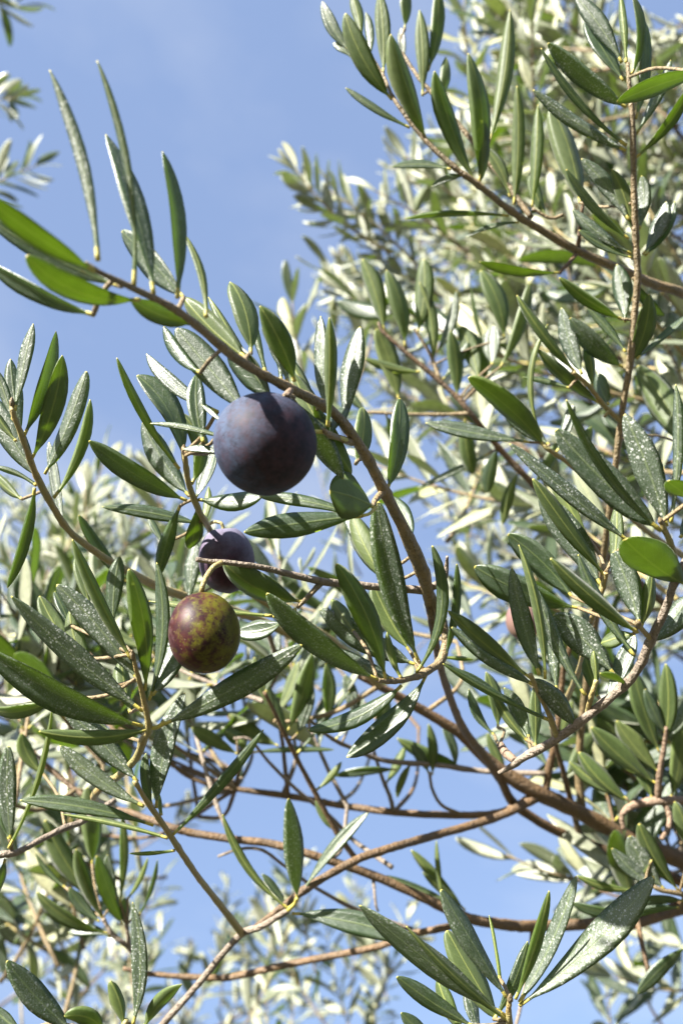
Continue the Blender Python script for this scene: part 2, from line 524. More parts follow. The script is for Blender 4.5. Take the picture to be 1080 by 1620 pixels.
MATS = {'t': M_TAN, 'g': M_GRN, 'b': M_BRN, 'y': M_GRY, 'p': M_PALE, 'e': M_PET}


def twig_world(pts):
    """(x, y, depth cm, radius px) -> [(world, radius m)]"""
    return [(P(x, y, d / 100.0), 0.88 * r * d / 100.0 / F) for x, y, d, r in pts]


def olive_branch(name, label, twigs, leaves='', group=None, seed=1, cat='branch', buds=()):
    """twigs: list of (kind, [(x,y,d,r)...]); first is the main stem. leaves: one per line
       bx by tx ty width face[+-] bend tipdz basedz   (px, px, mm)"""
    rg = random.Random(seed)
    tws = [(k, twig_world(p)) for k, p in twigs]
    origin = tws[0][1][-1][0]
    root = thing(name, label, cat, origin, group)
    samples = []
    for (k, p), (_, raw) in zip(tws, twigs):
        for q in catmull([np.array(r, float) for r in raw], 10):
            samples.append(q)
    samples = np.array(samples)
    specs, nodes = [], []
    for line in leaves.strip().splitlines():
        a = line.split()
        if not a or a[0].startswith('#'):
            continue
        bx, by, tx, ty, w = map(float, a[:5])
        code = a[5]
        bend = float(a[6]) if len(a) > 6 else 0.0
        tz = float(a[7]) if len(a) > 7 else None
        bz = float(a[8]) if len(a) > 8 else 0.0
        i = int(np.argmin((samples[:, 0] - bx) ** 2 + (samples[:, 1] - by) ** 2))
        d0 = samples[i, 2] / 100.0
        node = P(samples[i, 0], samples[i, 1], d0)
        db = d0 + bz / 1000.0
        plen = math.hypot(tx - bx, ty - by)
        if tz is None:
            want = 4.0 * w
            dz = math.sqrt(max(0.0, want * want - plen * plen)) if want > plen else 0.0
            dz = min(dz, 0.55 * plen) * db / F
            dz = (dz + rg.uniform(0, 0.006)) * rg.choice((1, 1, -1))
        else:
            dz = tz / 1000.0
        B, T = P(bx, by, db), P(tx, ty, db + dz)
        md = db + dz / 2
        ux, uy = (tx - bx) / plen, (ty - by) / plen
        px, py = -uy, ux                               # clockwise on screen
        off = (px * RT - py * UP) * bend * md / F
        face = code[0]
        mode = code[1:] if len(code) > 1 else ''
        axis = unit(T - B)
        view = unit(CAM - 0.5 * (B + T))
        n0 = unit(view - axis * np.dot(view, axis))
        s0 = np.cross(axis, n0)
        sgn = 1.0 if np.dot(s0, SUN) > 0 else -1.0
        if mode.startswith('+'):
            h = unit(view + SUN)
            hp = h - axis * np.dot(h, axis)
            roll = math.atan2(float(np.dot(hp, s0)), float(np.dot(hp, n0)))
            roll = max(-0.85, min(0.85, roll * rg.uniform(0.75, 1.05) + rg.uniform(-0.1, 0.1)))
        elif mode.startswith('-'):
            roll = -sgn * math.radians(rg.uniform(22, 38))
        else:
            roll = sgn * math.radians(rg.uniform(-8, 24))
        if mode.endswith('++'):
            roll = sgn * math.radians(48)
        nrm = n0 * math.cos(roll) + s0 * math.sin(roll)
        Wt = w * md / F / math.cos(roll) * 0.84
        specs.append((B, T, off, Wt, nrm, face, w / plen))
        gap = np.linalg.norm(B - node)
        nodes.append(node if gap < 0.006 else node)
        specs[-1] = specs[-1] + (node, gap)
    for idx, ((k, p), (_, raw)) in enumerate(zip(tws, twigs)):
        make_stem('stem' if idx == 0 else 'side_twig', p, MATS[k], root, origin, 10, 0.07, seed * 31 + idx, nodes)
    for B, T, off, Wt, nrm, face, ratio, node, gap in specs:
        dusty = face.isupper()
        fl = np.linalg.norm(T - B)
        traced_leaf(root, origin, B, T, off, rg.uniform(-0.02, 0.05) * fl, Wt, nrm, dusty, rg, face.lower(),
                    pw=0.55 if ratio > 0.5 else None)
        if 0.0035 < gap < 0.06:
            m = 0.5 * (B + node) + np.array([rg.uniform(-1, 1) for _ in range(3)]) * gap * 0.08
            v, f = tube([q - origin for q in catmull([node, m, B + (T - B) * 0.01], 4)], [0.00055] * 9, 6, 0.05, seed)
            link('leaf_stalk', mesh_from('leaf_stalk', v, f, [M_TAN]), root)
    for x, y, d, x2, y2, r in buds:
        a, b = P(x, y, d / 100), P(x2, y2, d / 100 - 0.001)
        rr = r * d / 100 / F
        v, f = tube([a + (b - a) * t - origin for t in (0, .25, .5, .75, .92, 1)], [rr * .5, rr * .9, rr, rr * .75, rr * .35, rr * .1], 7, 0.08, seed)
        link('bud', mesh_from('bud', v, f, [M_TAN]), root)
    return root


# ------------------------------------------------------------------ ground
def build_ground():
    N = 40
    xs = np.sign(np.linspace(-1, 1, N)) * np.abs(np.linspace(-1, 1, N)) ** 2.5 * 600
    verts, faces = [], []
    rg = random.Random(3)
    for y in xs:
        for x in xs:
            verts.append((x, y, rg.uniform(-0.04, 0.04) - 0.02))
    for j in range(N - 1):
        for i in range(N - 1):
            a = j * N + i
            faces.append((a, a + 1, a + N + 1, a + N))
    o = link('ground', mesh_from('ground', verts, faces, [ground_material()]))
    o['kind'] = 'structure'
    o['label'] = 'dry grassy soil under the olive trees'


build_ground()
#@@DATA@@

# ------------------------------------------------------------------ heavy branches behind
olive_branch('olive_branch', 'thickest brown bough rising from the right edge, forking left above the lower sky', [
    ('b', [(567, 1070, 40, 5), (633, 1103, 41, 8), (673, 1127, 41.5, 9), (727, 1160, 42, 10), (780, 1210, 42.6, 12), (847, 1253, 43, 14), (907, 1280, 44, 14),
           (987, 1323, 45, 15), (1080, 1363, 46, 16), (1180, 1410, 48, 19), (1330, 1520, 52, 26)]),
    ('b', [(240, 1177, 46, 3), (290, 1223, 46, 4), (340, 1243, 46, 4.5), (373, 1248, 46, 5), (447, 1258, 46, 6), (507, 1268, 45.5, 6), (533, 1273, 45.4, 6), (623, 1285, 45, 6.5),
           (733, 1290, 44.5, 6.5), (797, 1283, 44, 6.5), (847, 1256, 43.2, 7)]),
    ('b', [(863, 1250, 43.3, 7), (868, 1215, 43, 6.5), (877, 1175, 42.5, 6), (886, 1110, 42, 5.5), (891, 1060, 41.5, 5), (902, 1020, 41, 4.5), (910, 985, 40.5, 4)]),
    ('b', [(917, 1327, 45.6, 6), (908, 1290, 44.8, 5.5), (893, 1230, 43, 5), (880, 1185, 42, 4.5), (872, 1150, 41, 4)]),
], '''
880 1180 905 1110 26 l-
893 1230 940 1160 30 l-
868 1215 820 1150 22 u
''', seed=2)

olive_branch('olive_branch', 'long thin brown branch bowing across the lower sky, above the lowest twigs', [
    ('b', [(65, 1205, 43, 4), (120, 1250, 42.5, 4.5), (165, 1275, 42, 5), (210, 1287, 41.5, 6), (260, 1305, 41, 6.5), (300, 1317, 41, 7), (372, 1328, 41, 7), (430, 1335, 41, 7), (500, 1355, 41, 7.5),
           (590, 1385, 41.5, 8), (690, 1430, 42, 8.5), (735, 1452, 42.5, 9), (800, 1463, 43, 10), (850, 1465, 43.5, 10), (930, 1462, 44, 10), (1000, 1460, 45, 11), (1090, 1433, 47, 13), (1250, 1400, 50, 18)]),
    ('b', [(195, 1532, 44, 4), (240, 1541, 44, 4.5), (330, 1547, 44, 5.5), (370, 1545, 44, 6), (450, 1527, 43.5, 6), (520, 1513, 43.2, 6), (600, 1497, 43, 6), (650, 1478, 42.8, 6), (700, 1468, 42.6, 6.5), (745, 1455, 42.6, 7)]),
    ('y', [(843, 1470, 43.4, 6), (838, 1510, 43, 4), (830, 1560, 42, 3.5), (815, 1625, 40, 3)]),
    ('y', [(590, 1390, 41.5, 3), (594, 1430, 41, 2.5), (598, 1442, 41, 2)]),
    ('y', [(345, 1355, 41, 2.5), (380, 1343, 41, 2.8), (415, 1345, 41, 3), (450, 1370, 41.3, 3), (500, 1405, 41.5, 3.2), (570, 1442, 42, 4), (650, 1470, 42.5, 5)]),
], '''
735 1440 668 1380 16 l
735 1440 650 1345 20 l-
720 1430 610 1385 14 u+
700 1425 690 1330 10 l
''', seed=3)

olive_branch('olive_branch', 'slender orange brown twig climbing from the bottom edge, carrying a star of five leaves', [
    ('y', [(455, 1440, 34.5, 5), (440, 1450, 34.5, 5.5), (410, 1467, 34.6, 6), (383, 1477, 34.8, 6.5), (350, 1512, 35, 6), (317, 1553, 35, 6), (285, 1590, 35, 6), (255, 1625, 35, 7), (190, 1720, 36, 8)]),
    ('b', [(398, 1470, 34.8, 4), (413, 1460, 35, 5), (450, 1432, 35.4, 6), (493, 1400, 36, 7), (560, 1362, 37, 7.5), (600, 1347, 37.6, 7.5), (647, 1333, 38.5, 7.5), (700, 1318, 40, 7.5),
           (747, 1305, 41, 7.5), (800, 1287, 42, 7.5), (850, 1260, 43, 9)]),
    ('e', [(455, 1440, 34.5, 4), (466, 1430, 34.2, 3.5), (470, 1420, 34, 3)]),
], '''
470 1424 456 1263 38 U- 0 -4
478 1412 583 1285 23 u+ -6 6
457 1438 352 1288 17 l -16 4
453 1432 415 1383 15 u- 0 2
462 1445 655 1488 44 u+ -7 -10
''', seed=4)

olive_branch('olive_branch', 'tangle of thin brown twigs with narrow leaves below the centre, behind the hanging cluster', [
    ('b', [(418, 1095, 38.5, 3), (436, 1130, 39, 3.5), (453, 1167, 39.5, 4), (487, 1233, 40.5, 4.5), (533, 1317, 41, 5), (565, 1362, 41.4, 5.5)]),
    ('b', [(438, 1128, 43, 3), (446, 1170, 44, 3.5), (451, 1215, 45, 4), (456, 1260, 45.8, 4.5)]),
    ('y', [(592, 1192, 43, 3), (605, 1232, 44, 3.5), (617, 1262, 44.6, 4), (622, 1284, 45, 4.5)]),
    ('y', [(470, 1120, 40, 3), (520, 1165, 41, 3.5), (560, 1185, 42, 4), (607, 1203, 43, 4.5), (687, 1210, 43.4, 4.5), (767, 1220, 43.6, 5), (862, 1224, 43, 5)]),
    ('y', [(370, 1168, 42, 2), (395, 1170, 42, 2.5), (425, 1205, 42.4, 3), (470, 1250, 43, 3.5), (520, 1290, 43.6, 4), (560, 1330, 44, 4), (620, 1372, 42.4, 4.5)]),
    ('t', [(679, 1222, 43.2, 2.5), (684, 1250, 43.6, 3), (700, 1275, 44, 3), (735, 1290, 44.5, 3.5)]),
], '''
627 1217 528 1228 17 u- 5 4
683 1226 677 1145 19 l- 3 4
678 1224 650 1178 21 u 3 4
732 1213 628 1168 27 l- -4 6
517 1146 515 1050 27 l- 4 6
455 1157 494 1033 34 l- 4 6
470 1162 494 1084 26 U+ 4 4
440 1128 472 1048 24 l+ 4 6
470 1192 553 1093 8 u 2 3
400 1190 528 1186 12 u+ -4 3
560 1132 545 1068 26 U 3 6
597 1162 606 1098 30 l- 3 6
377 1194 303 1152 27 l- 4 6
441 1180 363 1130 31 l- -4 6
392 1186 353 1156 26 l+ 4 4
436 1130 402 1040 26 l- -4 6
420 1098 440 1000 24 U+ 4 6
455 1170 428 1090 18 u- 0 4
530 1170 575 1105 22 U+ 4 5
500 1250 540 1205 14 l 3 4
533 1317 500 1265 16 l- -3 4
610 1240 640 1180 18 l+ 3 4
720 1214 700 1150 18 u- 3 4
800 1222 770 1160 20 l- -3 5
650 1208 628 1262 15 l- 3 4
''', seed=31)

# ------------------------------------------------------------------ main fruiting branch
olive_branch('olive_branch', 'main diagonal branch with the large dark olive, leafy tip at the left edge', [
    ('t', [(135, 415, 17.6, 3.5), (160, 432, 17.8, 5), (215, 458, 18.5, 5.5), (275, 488, 19.4, 6.5), (320, 522, 20.3, 7.5), (375, 568, 21.2, 8), (430, 600, 22, 8), (480, 625, 22.8, 8.5), (530, 655, 23.8, 9),
           (575, 715, 25, 9.5), (605, 772, 25.8, 10), (640, 840, 27, 11), (668, 905, 28, 12), (678, 945, 28.8, 10.5), (683, 975, 29.2, 8)]),
    ('b', [(680, 955, 28.9, 8.5), (687, 1007, 30, 7), (697, 1057, 32, 6.5), (713, 1107, 35, 7), (733, 1153, 38, 7.5),
           (770, 1203, 41, 8), (793, 1237, 43, 8), (813, 1272, 44.2, 8.5), (870, 1310, 45, 8.5), (913, 1327, 45.6, 9), (967, 1350, 46, 9), (1090, 1400, 48, 11), (1250, 1480, 51, 14)]),
    ('t', [(512, 681, 22.6, 4), (522, 688, 23, 5.5), (540, 694, 24, 6), (556, 700, 24.6, 7)]),
    ('t', [(590, 802, 25, 4), (592, 793, 25.2, 5), (600, 783, 25.6, 6), (606, 778, 25.8, 7)]),
    ('e', [(572, 816, 24.6, 3), (585, 812, 24.8, 3), (595, 800, 25.1, 3.5)]),
    ('p', [(460, 617, 21.7, 5.5), (452, 627, 21.5, 6)]),
    ('y', [(672, 932, 28.6, 8), (690, 925, 28.6, 7), (703, 912, 28.3, 6), (706, 895, 28.2, 4), (707, 880, 28, 2.5)]),
], '''
155 412 79 111 25 U 13 6
212 452 154 96 16 u 20 2
243 465 168 213 42 U- 10 10
280 472 257 240 30 u- 12 4
326 502 289 367 16 l- 9 8
292 472 193 366 46 U- 3 12 6
150 428 -35 300 44 l- -3 -16
192 453 -25 340 36 u- -12 10 5
150 498 -15 418 32 u- -8 6 9
222 474 42 404 46 l- -24 -14
306 512 206 473 38 l -8 -10
392 655 279 520 60 U+ 0 8 6
388 565 291 471 46 l- -4 10 8
397 560 364 446 46 l- 6 8 9
432 632 362 547 50 u- 4 6 5
466 604 411 484 46 l 5 -4
455 606 421 525 28 U+ 6 6 4
445 605 432 495 20 u+ 3 8 8
420 590 392 480 16 u 0 8 10
513 645 507 500 30 U+ 0 6 3
518 675 521 502 25 l 4 -8
544 678 569 517 40 U+ -3 6
562 735 574 645 36 l- 4 10 8
522 695 464 590 46 l- -6 8 6
500 650 452 560 30 l- 0 10 8
462 630 543 758 44 U+ 0 10 14
492 628 556 750 36 l- 4 8 8
590 802 521 777 84 l 3 -12
612 776 632 630 37 u- 3 8
573 816 386 842 48 u 3 -4
560 815 412 786 24 u+ 5 6 6
612 922 557 812 44 l -4 12 8
600 900 540 800 22 U+ -4 14 14
652 852 619 785 30 u+ 5 16 8
318 590 259 517 27 u+ -9 10 12
700 1040 748 1043 9 l
520 690 550 640 22 u+ 0 8 8
420 640 330 470 24 l- 0 14 14
''', seed=5)

olive_branch('olive_branch', 'grey dead twig in front of the violet olive, with a nibbled bright leaf', [
    ('y', [(310, 885, 26.0, 4.5), (330, 888, 26.1, 4.5), (360, 890, 26.2, 5), (410, 897, 26.5, 5.5), (453, 907, 26.9, 6), (510, 920, 27.4, 7), (553, 924, 27.8, 7), (600, 929, 28.2, 7), (672, 934, 28.8, 8)]),
    ('t', [(470, 962, 26.8, 3), (478, 953, 26.9, 4), (490, 941, 27.1, 5), (508, 922, 27.4, 6)]),
    ('e', [(432, 976, 26.5, 2.5), (450, 972, 26.6, 3), (468, 964, 26.8, 3.5)]),
], '''
478 952 354 889 52 l- -10 -5
432 975 236 951 15 l+ -4 4 2
448 984 376 1000 38 u+ -6 6 6
''', seed=6)

olive_branch('olive_branch', 'forked leaf cluster hanging at the centre, below the dead twig', [
    ('t', [(597, 1076, 26.6, 4), (620, 1078, 27, 4.5), (653, 1072, 27.6, 5.5), (673, 1063, 28, 6.5), (697, 1045, 28.6, 7.5), (704, 1013, 28.8, 7), (700, 985, 28.9, 8), (690, 960, 28.9, 9), (678, 940, 28.8, 10)]),
], '''
662 1046 597 793 52 U -10 -8
610 1075 531 892 46 l- 12 -6
598 1075 422 938 46 U- -14 -8
658 1052 506 963 48 U -6 8 2
622 1074 535 1026 30 U+ -5 5 4
560 1000 524 948 28 l+ 0 10 14
648 1030 590 925 42 l- -5 8 8
635 1084 487 1155 33 u+ -14 -4
674 1068 548 1198 44 u+ -16 -6
658 1064 683 863 23 u 28 -4
703 1040 722 892 17 u- 7 -2
634 1072 612 1000 17 l+ -4 4
700 1050 790 1102 13 u -3 6
''', seed=7)

olive_branch('olive_branch', 'upright yellow green shoot with slim dark leaves, left of the large olive', [
    ('g', [(292, 716, 26, 3.5), (294, 735, 26.2, 5), (300, 770, 26.8, 5), (315, 808, 27.6, 5.5), (331, 836, 29.6, 5.5), (344, 862, 32.6, 5.5), (400, 940, 35, 6), (520, 1010, 37, 7), (600, 1085, 40, 7)]),
], '''
296 792 141 697 42 u- -7 -6
318 830 162 802 25 u 3 -4
284 742 185 566 18 l- -10 -8
290 728 217 594 46 u- 14 4
300 785 226 668 46 U -5 8 4
303 766 285 653 32 l- 24 3
308 790 342 700 28 u+ 5 6
314 790 416 783 36 u+ 6 -6
285 800 250 914 28 u 3 6 6
312 800 300 868 32 l- 0 8 8
318 835 330 770 16 l+ 4 8 2
300 955 310 857 30 U+ 0 6 -10
258 860 233 815 14 u- 0 6 20
360 695 238 670 13 u+ 5 5 -26
352 717 289 711 15 u+ 3 6 -22
322 700 312 592 36 u -6 8 -20
352 668 319 640 10 u+ 0 6 -24
345 652 232 560 29 U+ -12 12 -14
''', seed=8, buds=[(292, 720, 26, 291, 703, 5)])

olive_branch('olive_branch', 'leafy shoot at the left edge, pale leaves fanning over the blurred foliage', [
    ('g', [(19, 640, 26, 3.5), (22, 655, 26, 4.5), (35, 690, 26.3, 5), (55, 745, 27, 5.5), (80, 795, 27.8, 6), (110, 840, 28.8, 6), (150, 872, 29.8, 6.5), (183, 893, 30.6, 7), (253, 930, 33, 8), (300, 946, 34.5, 8), (420, 985, 38, 8), (560, 1060, 40, 8)]),
], '''
24 650 53 512 24 U+ 0 4
34 692 17 568 33 U -2 8
38 690 89 524 29 u- 6 6
50 727 99 562 39 l- 7 -4
71 750 137 587 33 U+ 7 2
85 788 143 632 22 l 14 4
66 762 -15 625 50 U+ -5 8
58 768 -12 738 12 u 5 2
55 772 12 930 22 u -8 4
22 665 -6 585 22 u 0 4
26 698 -8 650 16 l- -3 2
36 790 -12 745 20 l- -4 6 12
203 922 125 815 23 u- -7 -4 -4
100 830 78 700 20 U+ 0 12 10
''', seed=9, buds=[(20, 645, 26, 19, 628, 4.5)])

olive_branch('olive_branch', 'broad cluster of long speckled leaves at the left, below the half ripe olive', [
    ('g', [(210, 1035, 25.2, 3.5), (216, 1060, 25.4, 4), (226, 1100, 25.8, 4.5), (236, 1152, 26.2, 6), (228, 1168, 26.6, 7), (215, 1200, 27.4, 7), (187, 1228, 28.6, 7), (167, 1240, 29.6, 7), (150, 1264, 32, 7), (180, 1277, 41.5, 6)]),
    ('e', [(236, 1152, 26.2, 4), (250, 1150, 26.2, 4), (260, 1143, 26.1, 3.5)]),
], '''
226 1148 -28 1022 54 U- -10 -10
226 1125 18 943 45 U- -9 -4
220 1078 90 925 44 U 7 3
208 1042 115 853 25 l- -4 -3
230 1092 204 900 39 l- 6 -4
236 1108 248 890 27 u+ 14 6
242 1100 288 985 42 U+ 8 10
258 1146 478 1020 48 U 7 -6
236 1153 62 1157 29 l -12 -10
165 1088 111 965 36 l+ -12 8 20
125 1042 63 943 36 l- -5 10 30
112 990 87 936 20 u- 0 8 30
180 990 190 880 33 u -4 6 34
142 960 120 882 25 l- 0 8 30
207 1128 192 1044 32 l- -4 10 12
82 1108 -12 1122 27 l- -6 8 26
180 1160 105 1085 20 u- -5 8 20
''', seed=10, buds=[(211, 1045, 25.2, 209, 1028, 4)])

olive_branch('olive_branch', 'drooping lower left shoot with a bright white gleaming leaf', [
    ('g', [(213, 1236, 27.5, 4), (233, 1268, 28, 4.5), (260, 1307, 28.8, 5), (290, 1353, 30, 5.5), (313, 1387, 31.2, 5.5), (343, 1425, 33, 6), (383, 1477, 34.8, 7)]),
], '''
248 1278 293 1096 42 U+ -6 6
218 1237 104 1124 44 U+ 4 4
228 1276 95 1180 34 U+ -7 3
243 1306 32 1266 30 u+ 7 -4
266 1326 98 1288 11 l 4 4
240 1272 231 1192 20 u -3 3
272 1322 417 1154 21 u 5 2
277 1345 205 1350 8 l- 0 2
255 1290 240 1240 12 l 3 5
''', seed=11)

olive_branch('olive_branch', 'pale grey twig entering low at the left edge, with one glossy pointed leaf', [
    ('y', [(182, 1266, 33, 5), (165, 1277, 32.6, 5.5), (130, 1300, 32, 5.5), (100, 1311, 31.5, 5.5), (60, 1331, 30.8, 5.5), (25, 1349, 30.2, 5.5), (-20, 1354, 30, 6), (-120, 1370, 31, 7)]),
], '''
18 1330 14 1180 35 U+ -3 2
14 1342 83 1118 12 l 12 -3
15 1328 4 1262 20 u- -3 5
70 1226 34 1160 28 l- -8 3 50
8 1360 -10 1420 18 u-
''', seed=12)

# ------------------------------------------------------------------ right hand side
olive_branch('olive_branch', 'arched grey twig at right, broken tip pointing left, many speckled leaves', [
    ('y', [(788, 1223, 27.5, 3.5), (812, 1210, 27.3, 6), (830, 1197, 27, 7), (883, 1167, 26.4, 8), (953, 1113, 25.6, 8), (1003, 1067, 25, 8), (1030, 1010, 24.4, 8), (1053, 960, 24, 7.5), (1066, 922, 23.8, 7), (1090, 880, 23.8, 7.5), (1160, 790, 25, 9)]),
    ('g', [(1009, 988, 23.8, 3.5), (1020, 1002, 24.2, 4.5), (1030, 1012, 24.4, 5)]),
    ('g', [(838, 1066, 25.6, 4), (850, 1095, 25.8, 4), (868, 1130, 26.2, 5), (880, 1166, 26.4, 6)]),
    ('p', [(790, 1178, 29, 6), (800, 1192, 28.6, 8), (818, 1206, 27.6, 7)]),
    ('g', [(943, 1075, 25.4, 4), (935, 1100, 25.5, 4.5), (928, 1128, 26, 5)]),
], '''
915 962 750 896 56 u- -6 6 40
905 945 803 845 50 u- 6 8 45
853 1068 809 898 36 U+ -4 6
862 1074 820 862 19 l- 6 3
925 1100 848 930 28 U -8 6
970 1066 875 972 60 U+ 5 6 8
1008 1000 870 883 31 l -7 -6
1003 1037 914 877 25 u- -6 8
1011 988 970 872 48 U+ 3 6
1085 925 988 853 74 l- -6 -14
1013 992 1030 905 27 l- 3 4
992 1084 948 1065 15 l- 3 -4
911 1152 843 1075 37 U 5 -4
870 1140 700 1050 16 u -4 -4
846 1182 845 1085 23 l- 0 6 4
834 1172 779 1092 19 l+ -5 3 12
836 1168 797 1088 30 U 4 6 14
787 1152 768 1063 27 l- 4 6 30
782 1163 741 1090 18 u- -10 5 30
845 1084 714 992 29 U+ -4 2
839 1073 708 966 30 l- -4 -3
1030 1018 1092 940 46 U+ 4 4
1003 1002 950 1018 30 l+ 0 6 10
955 1112 1003 1005 32 U+ 4 6 4
880 1092 868 975 24 U+ 0 6 12
946 1104 925 1040 28 l 0 6 8
942 1078 938 1030 14 l- 0 2
''', seed=13, buds=[(1010, 992, 23.7, 1006, 980, 5)])

olive_branch('olive_branch', 'right edge shoot with two broad leaves heavily spotted with white dust', [
    ('g', [(1046, 825, 23, 4), (1050, 838, 23.1, 5), (1060, 860, 23.3, 5.5), (1068, 890, 23.6, 6), (1072, 915, 23.8, 6.5)]),
], '''
1045 840 878 679 60 U+ -6 2
1054 833 987 655 54 U+ 5 4
1042 838 895 632 19 u -16 -8
1060 826 1068 608 21 U+ 8 2
1095 790 1056 760 38 l- 0 -6 -6
1075 850 1100 790 30 u+ 3 3
''', seed=14, buds=[(1046, 830, 22.9, 1042, 818, 4.5)])

olive_branch('olive_branch', 'right centre shoot with long dark leaves crossing behind the spotted pair', [
    ('g', [(958, 905, 26.5, 4), (954, 925, 26.7, 5), (945, 950, 27, 5), (930, 1000, 28.5, 5), (915, 1060, 32, 5), (890, 1120, 38, 5.5)]),
], '''
993 856 805 702 31 U -6 -2 4
957 912 842 757 32 l- -6 -4
950 926 852 785 56 U+ 6 8 3
932 855 872 745 30 l 0 8 10
968 905 975 800 26 l+ 3 6 8
948 935 915 860 24 u- 0 4 4
''', seed=15)

olive_branch('olive_branch', 'slim shoot right of centre with a pale leaf reaching left over the sky', [
    ('g', [(855, 700, 33, 3.5), (868, 712, 33, 4), (895, 730, 33.4, 4.5), (930, 760, 34, 5), (975, 800, 36, 5), (1050, 860, 39, 6), (1180, 940, 44, 8)]),
], '''
862 708 740 597 43 l- 7 -6
838 700 673 669 28 U+ -5 4
870 705 795 628 42 U -5 8 6
856 692 866 513 12 l -22 3
880 715 905 640 22 u+ 3 6
900 735 935 675 26 l- 3 6
''', seed=16)

olive_branch('olive_branch', 'upright tan shoot along the right edge, leaves in pairs up its stem', [
    ('t', [(992, 100, 31, 3), (995, 140, 31, 4), (1000, 200, 31.2, 5), (1002, 300, 31.8, 5.5), (1006, 400, 32.4, 6), (1008, 440, 32.6, 6), (1003, 500, 33, 6), (995, 580, 33.4, 6), (985, 640, 34, 6), (975, 720, 34.6, 6),
           (965, 800, 35.5, 6.5), (957, 860, 36.5, 6.5), (945, 960, 39, 6.5), (930, 1060, 42, 7), (915, 1200, 44, 7), (920, 1290, 44.6, 8)]),
    ('g', [(905, 588, 33, 3.5), (930, 610, 33.4, 4), (955, 642, 33.8, 4.5), (982, 668, 34.2, 5)]),
    ('g', [(955, 660, 33.8, 3), (962, 650, 33.8, 3)]),
], '''
983 99 908 -8 35 U+ 4 6
985 128 926 32 34 u- -4 8
990 100 980 -12 15 l+ 2 4
998 118 1000 -6 19 u- 12 -2
1005 188 1018 32 24 u- 9 4
1112 115 975 161 35 l- 8 -10 -30
1004 250 1092 132 22 l- 8 -6
1005 213 1060 95 21 U+ 6 4
990 170 866 68 36 U -6 -6
990 230 855 76 15 u -12 -4
990 238 843 142 25 U+ -6 2
917 322 870 168 46 l- 7 8 15
994 348 919 251 31 U+ 5 4
1002 374 967 268 29 l 5 -2
1010 363 1014 278 27 U+ 5 2
994 378 895 268 18 u -8 -4
998 401 905 331 25 U -7 4
1016 402 1053 319 31 U+ 6 4
1020 404 1066 319 21 u+ 8 6
998 408 915 364 18 u+ -4 2
983 505 884 439 24 l -5 -6
984 581 901 503 38 U- -5 -2
989 557 928 486 18 u 3 5
995 576 1026 465 35 l- 8 -6
1006 568 1088 497 14 u+ 5 2
988 510 975 418 37 u+ 3 6
920 592 887 487 34 U -4 6
1080 705 1008 578 60 l 8 20 30
909 588 817 467 21 l -5 -3
948 638 849 552 25 l- -4 -6
900 614 826 597 12 u+ 3 4
962 640 944 590 30 u -2 6
936 612 925 540 20 l- 2 4
1000 440 1050 500 20 u- 4 6 10
''', seed=17)

olive_branch('olive_branch', 'diagonal branch at upper right, grey green leaves standing along it against the sky', [
    ('t', [(570, 62, 36, 2.5), (605, 118, 35.5, 3), (625, 160, 35, 3.5), (673, 222, 35, 4.5), (720, 266, 35, 5), (757, 293, 35.2, 5.5), (808, 334, 35.6, 6), (858, 366, 36, 7), (913, 397, 36.5, 8), (967, 420, 37, 8.5), (1030, 448, 38, 9), (1090, 468, 39, 10), (1240, 530, 43, 14)]),
    ('b', [(913, 397, 36.5, 5), (916, 370, 36.2, 4), (919, 340, 36, 3.5), (923, 315, 35.8, 3)]),
    ('b', [(884, 432, 36, 3), (900, 415, 36.2, 3.5), (913, 398, 36.5, 4.5)]),
    ('t', [(640, 45, 38, 2.5), (633, 75, 38, 3), (660, 120, 37.6, 3.5), (690, 155, 37.4, 4), (740, 215, 37, 4.5), (800, 290, 36.6, 5), (840, 345, 36.2, 5)]),
    ('t', [(841, 330, 36, 3), (870, 345, 36, 3), (890, 340, 36, 3)]),
], '''
552 80 510 3 25 u+ -5 4
620 158 546 21 40 l -9 -4
572 64 555 -12 22 l 3 4
606 116 600 -12 29 l 3 2
676 224 618 54 41 l- -7 -8
648 202 547 139 15 u+ -5 3
668 152 663 16 27 l 3 2
677 112 692 -18 27 l- 7 3
640 45 641 -22 22 l- 0 2
640 92 634 44 16 u+ 0 3
752 290 687 112 36 l- -5 -6
757 290 740 84 38 l- 8 -6
758 292 765 193 22 l- 4 -4
773 226 806 15 30 l 8 2
812 324 817 136 25 l 5 -4
841 328 850 166 25 l 4 0
806 312 766 232 23 l- 4 3
804 342 640 346 12 l- 6 2
820 352 737 375 9 u+ 3 4
713 268 620 264 16 u+ 7 4
733 278 683 295 13 u+ 4 3
884 431 758 414 19 l- -5 -4
865 345 840 270 24 l- -5 4
556 90 527 68 14 u+ 0 3
690 160 705 90 22 l- 5 4
585 90 578 20 18 u+ 3 4
''', seed=18)

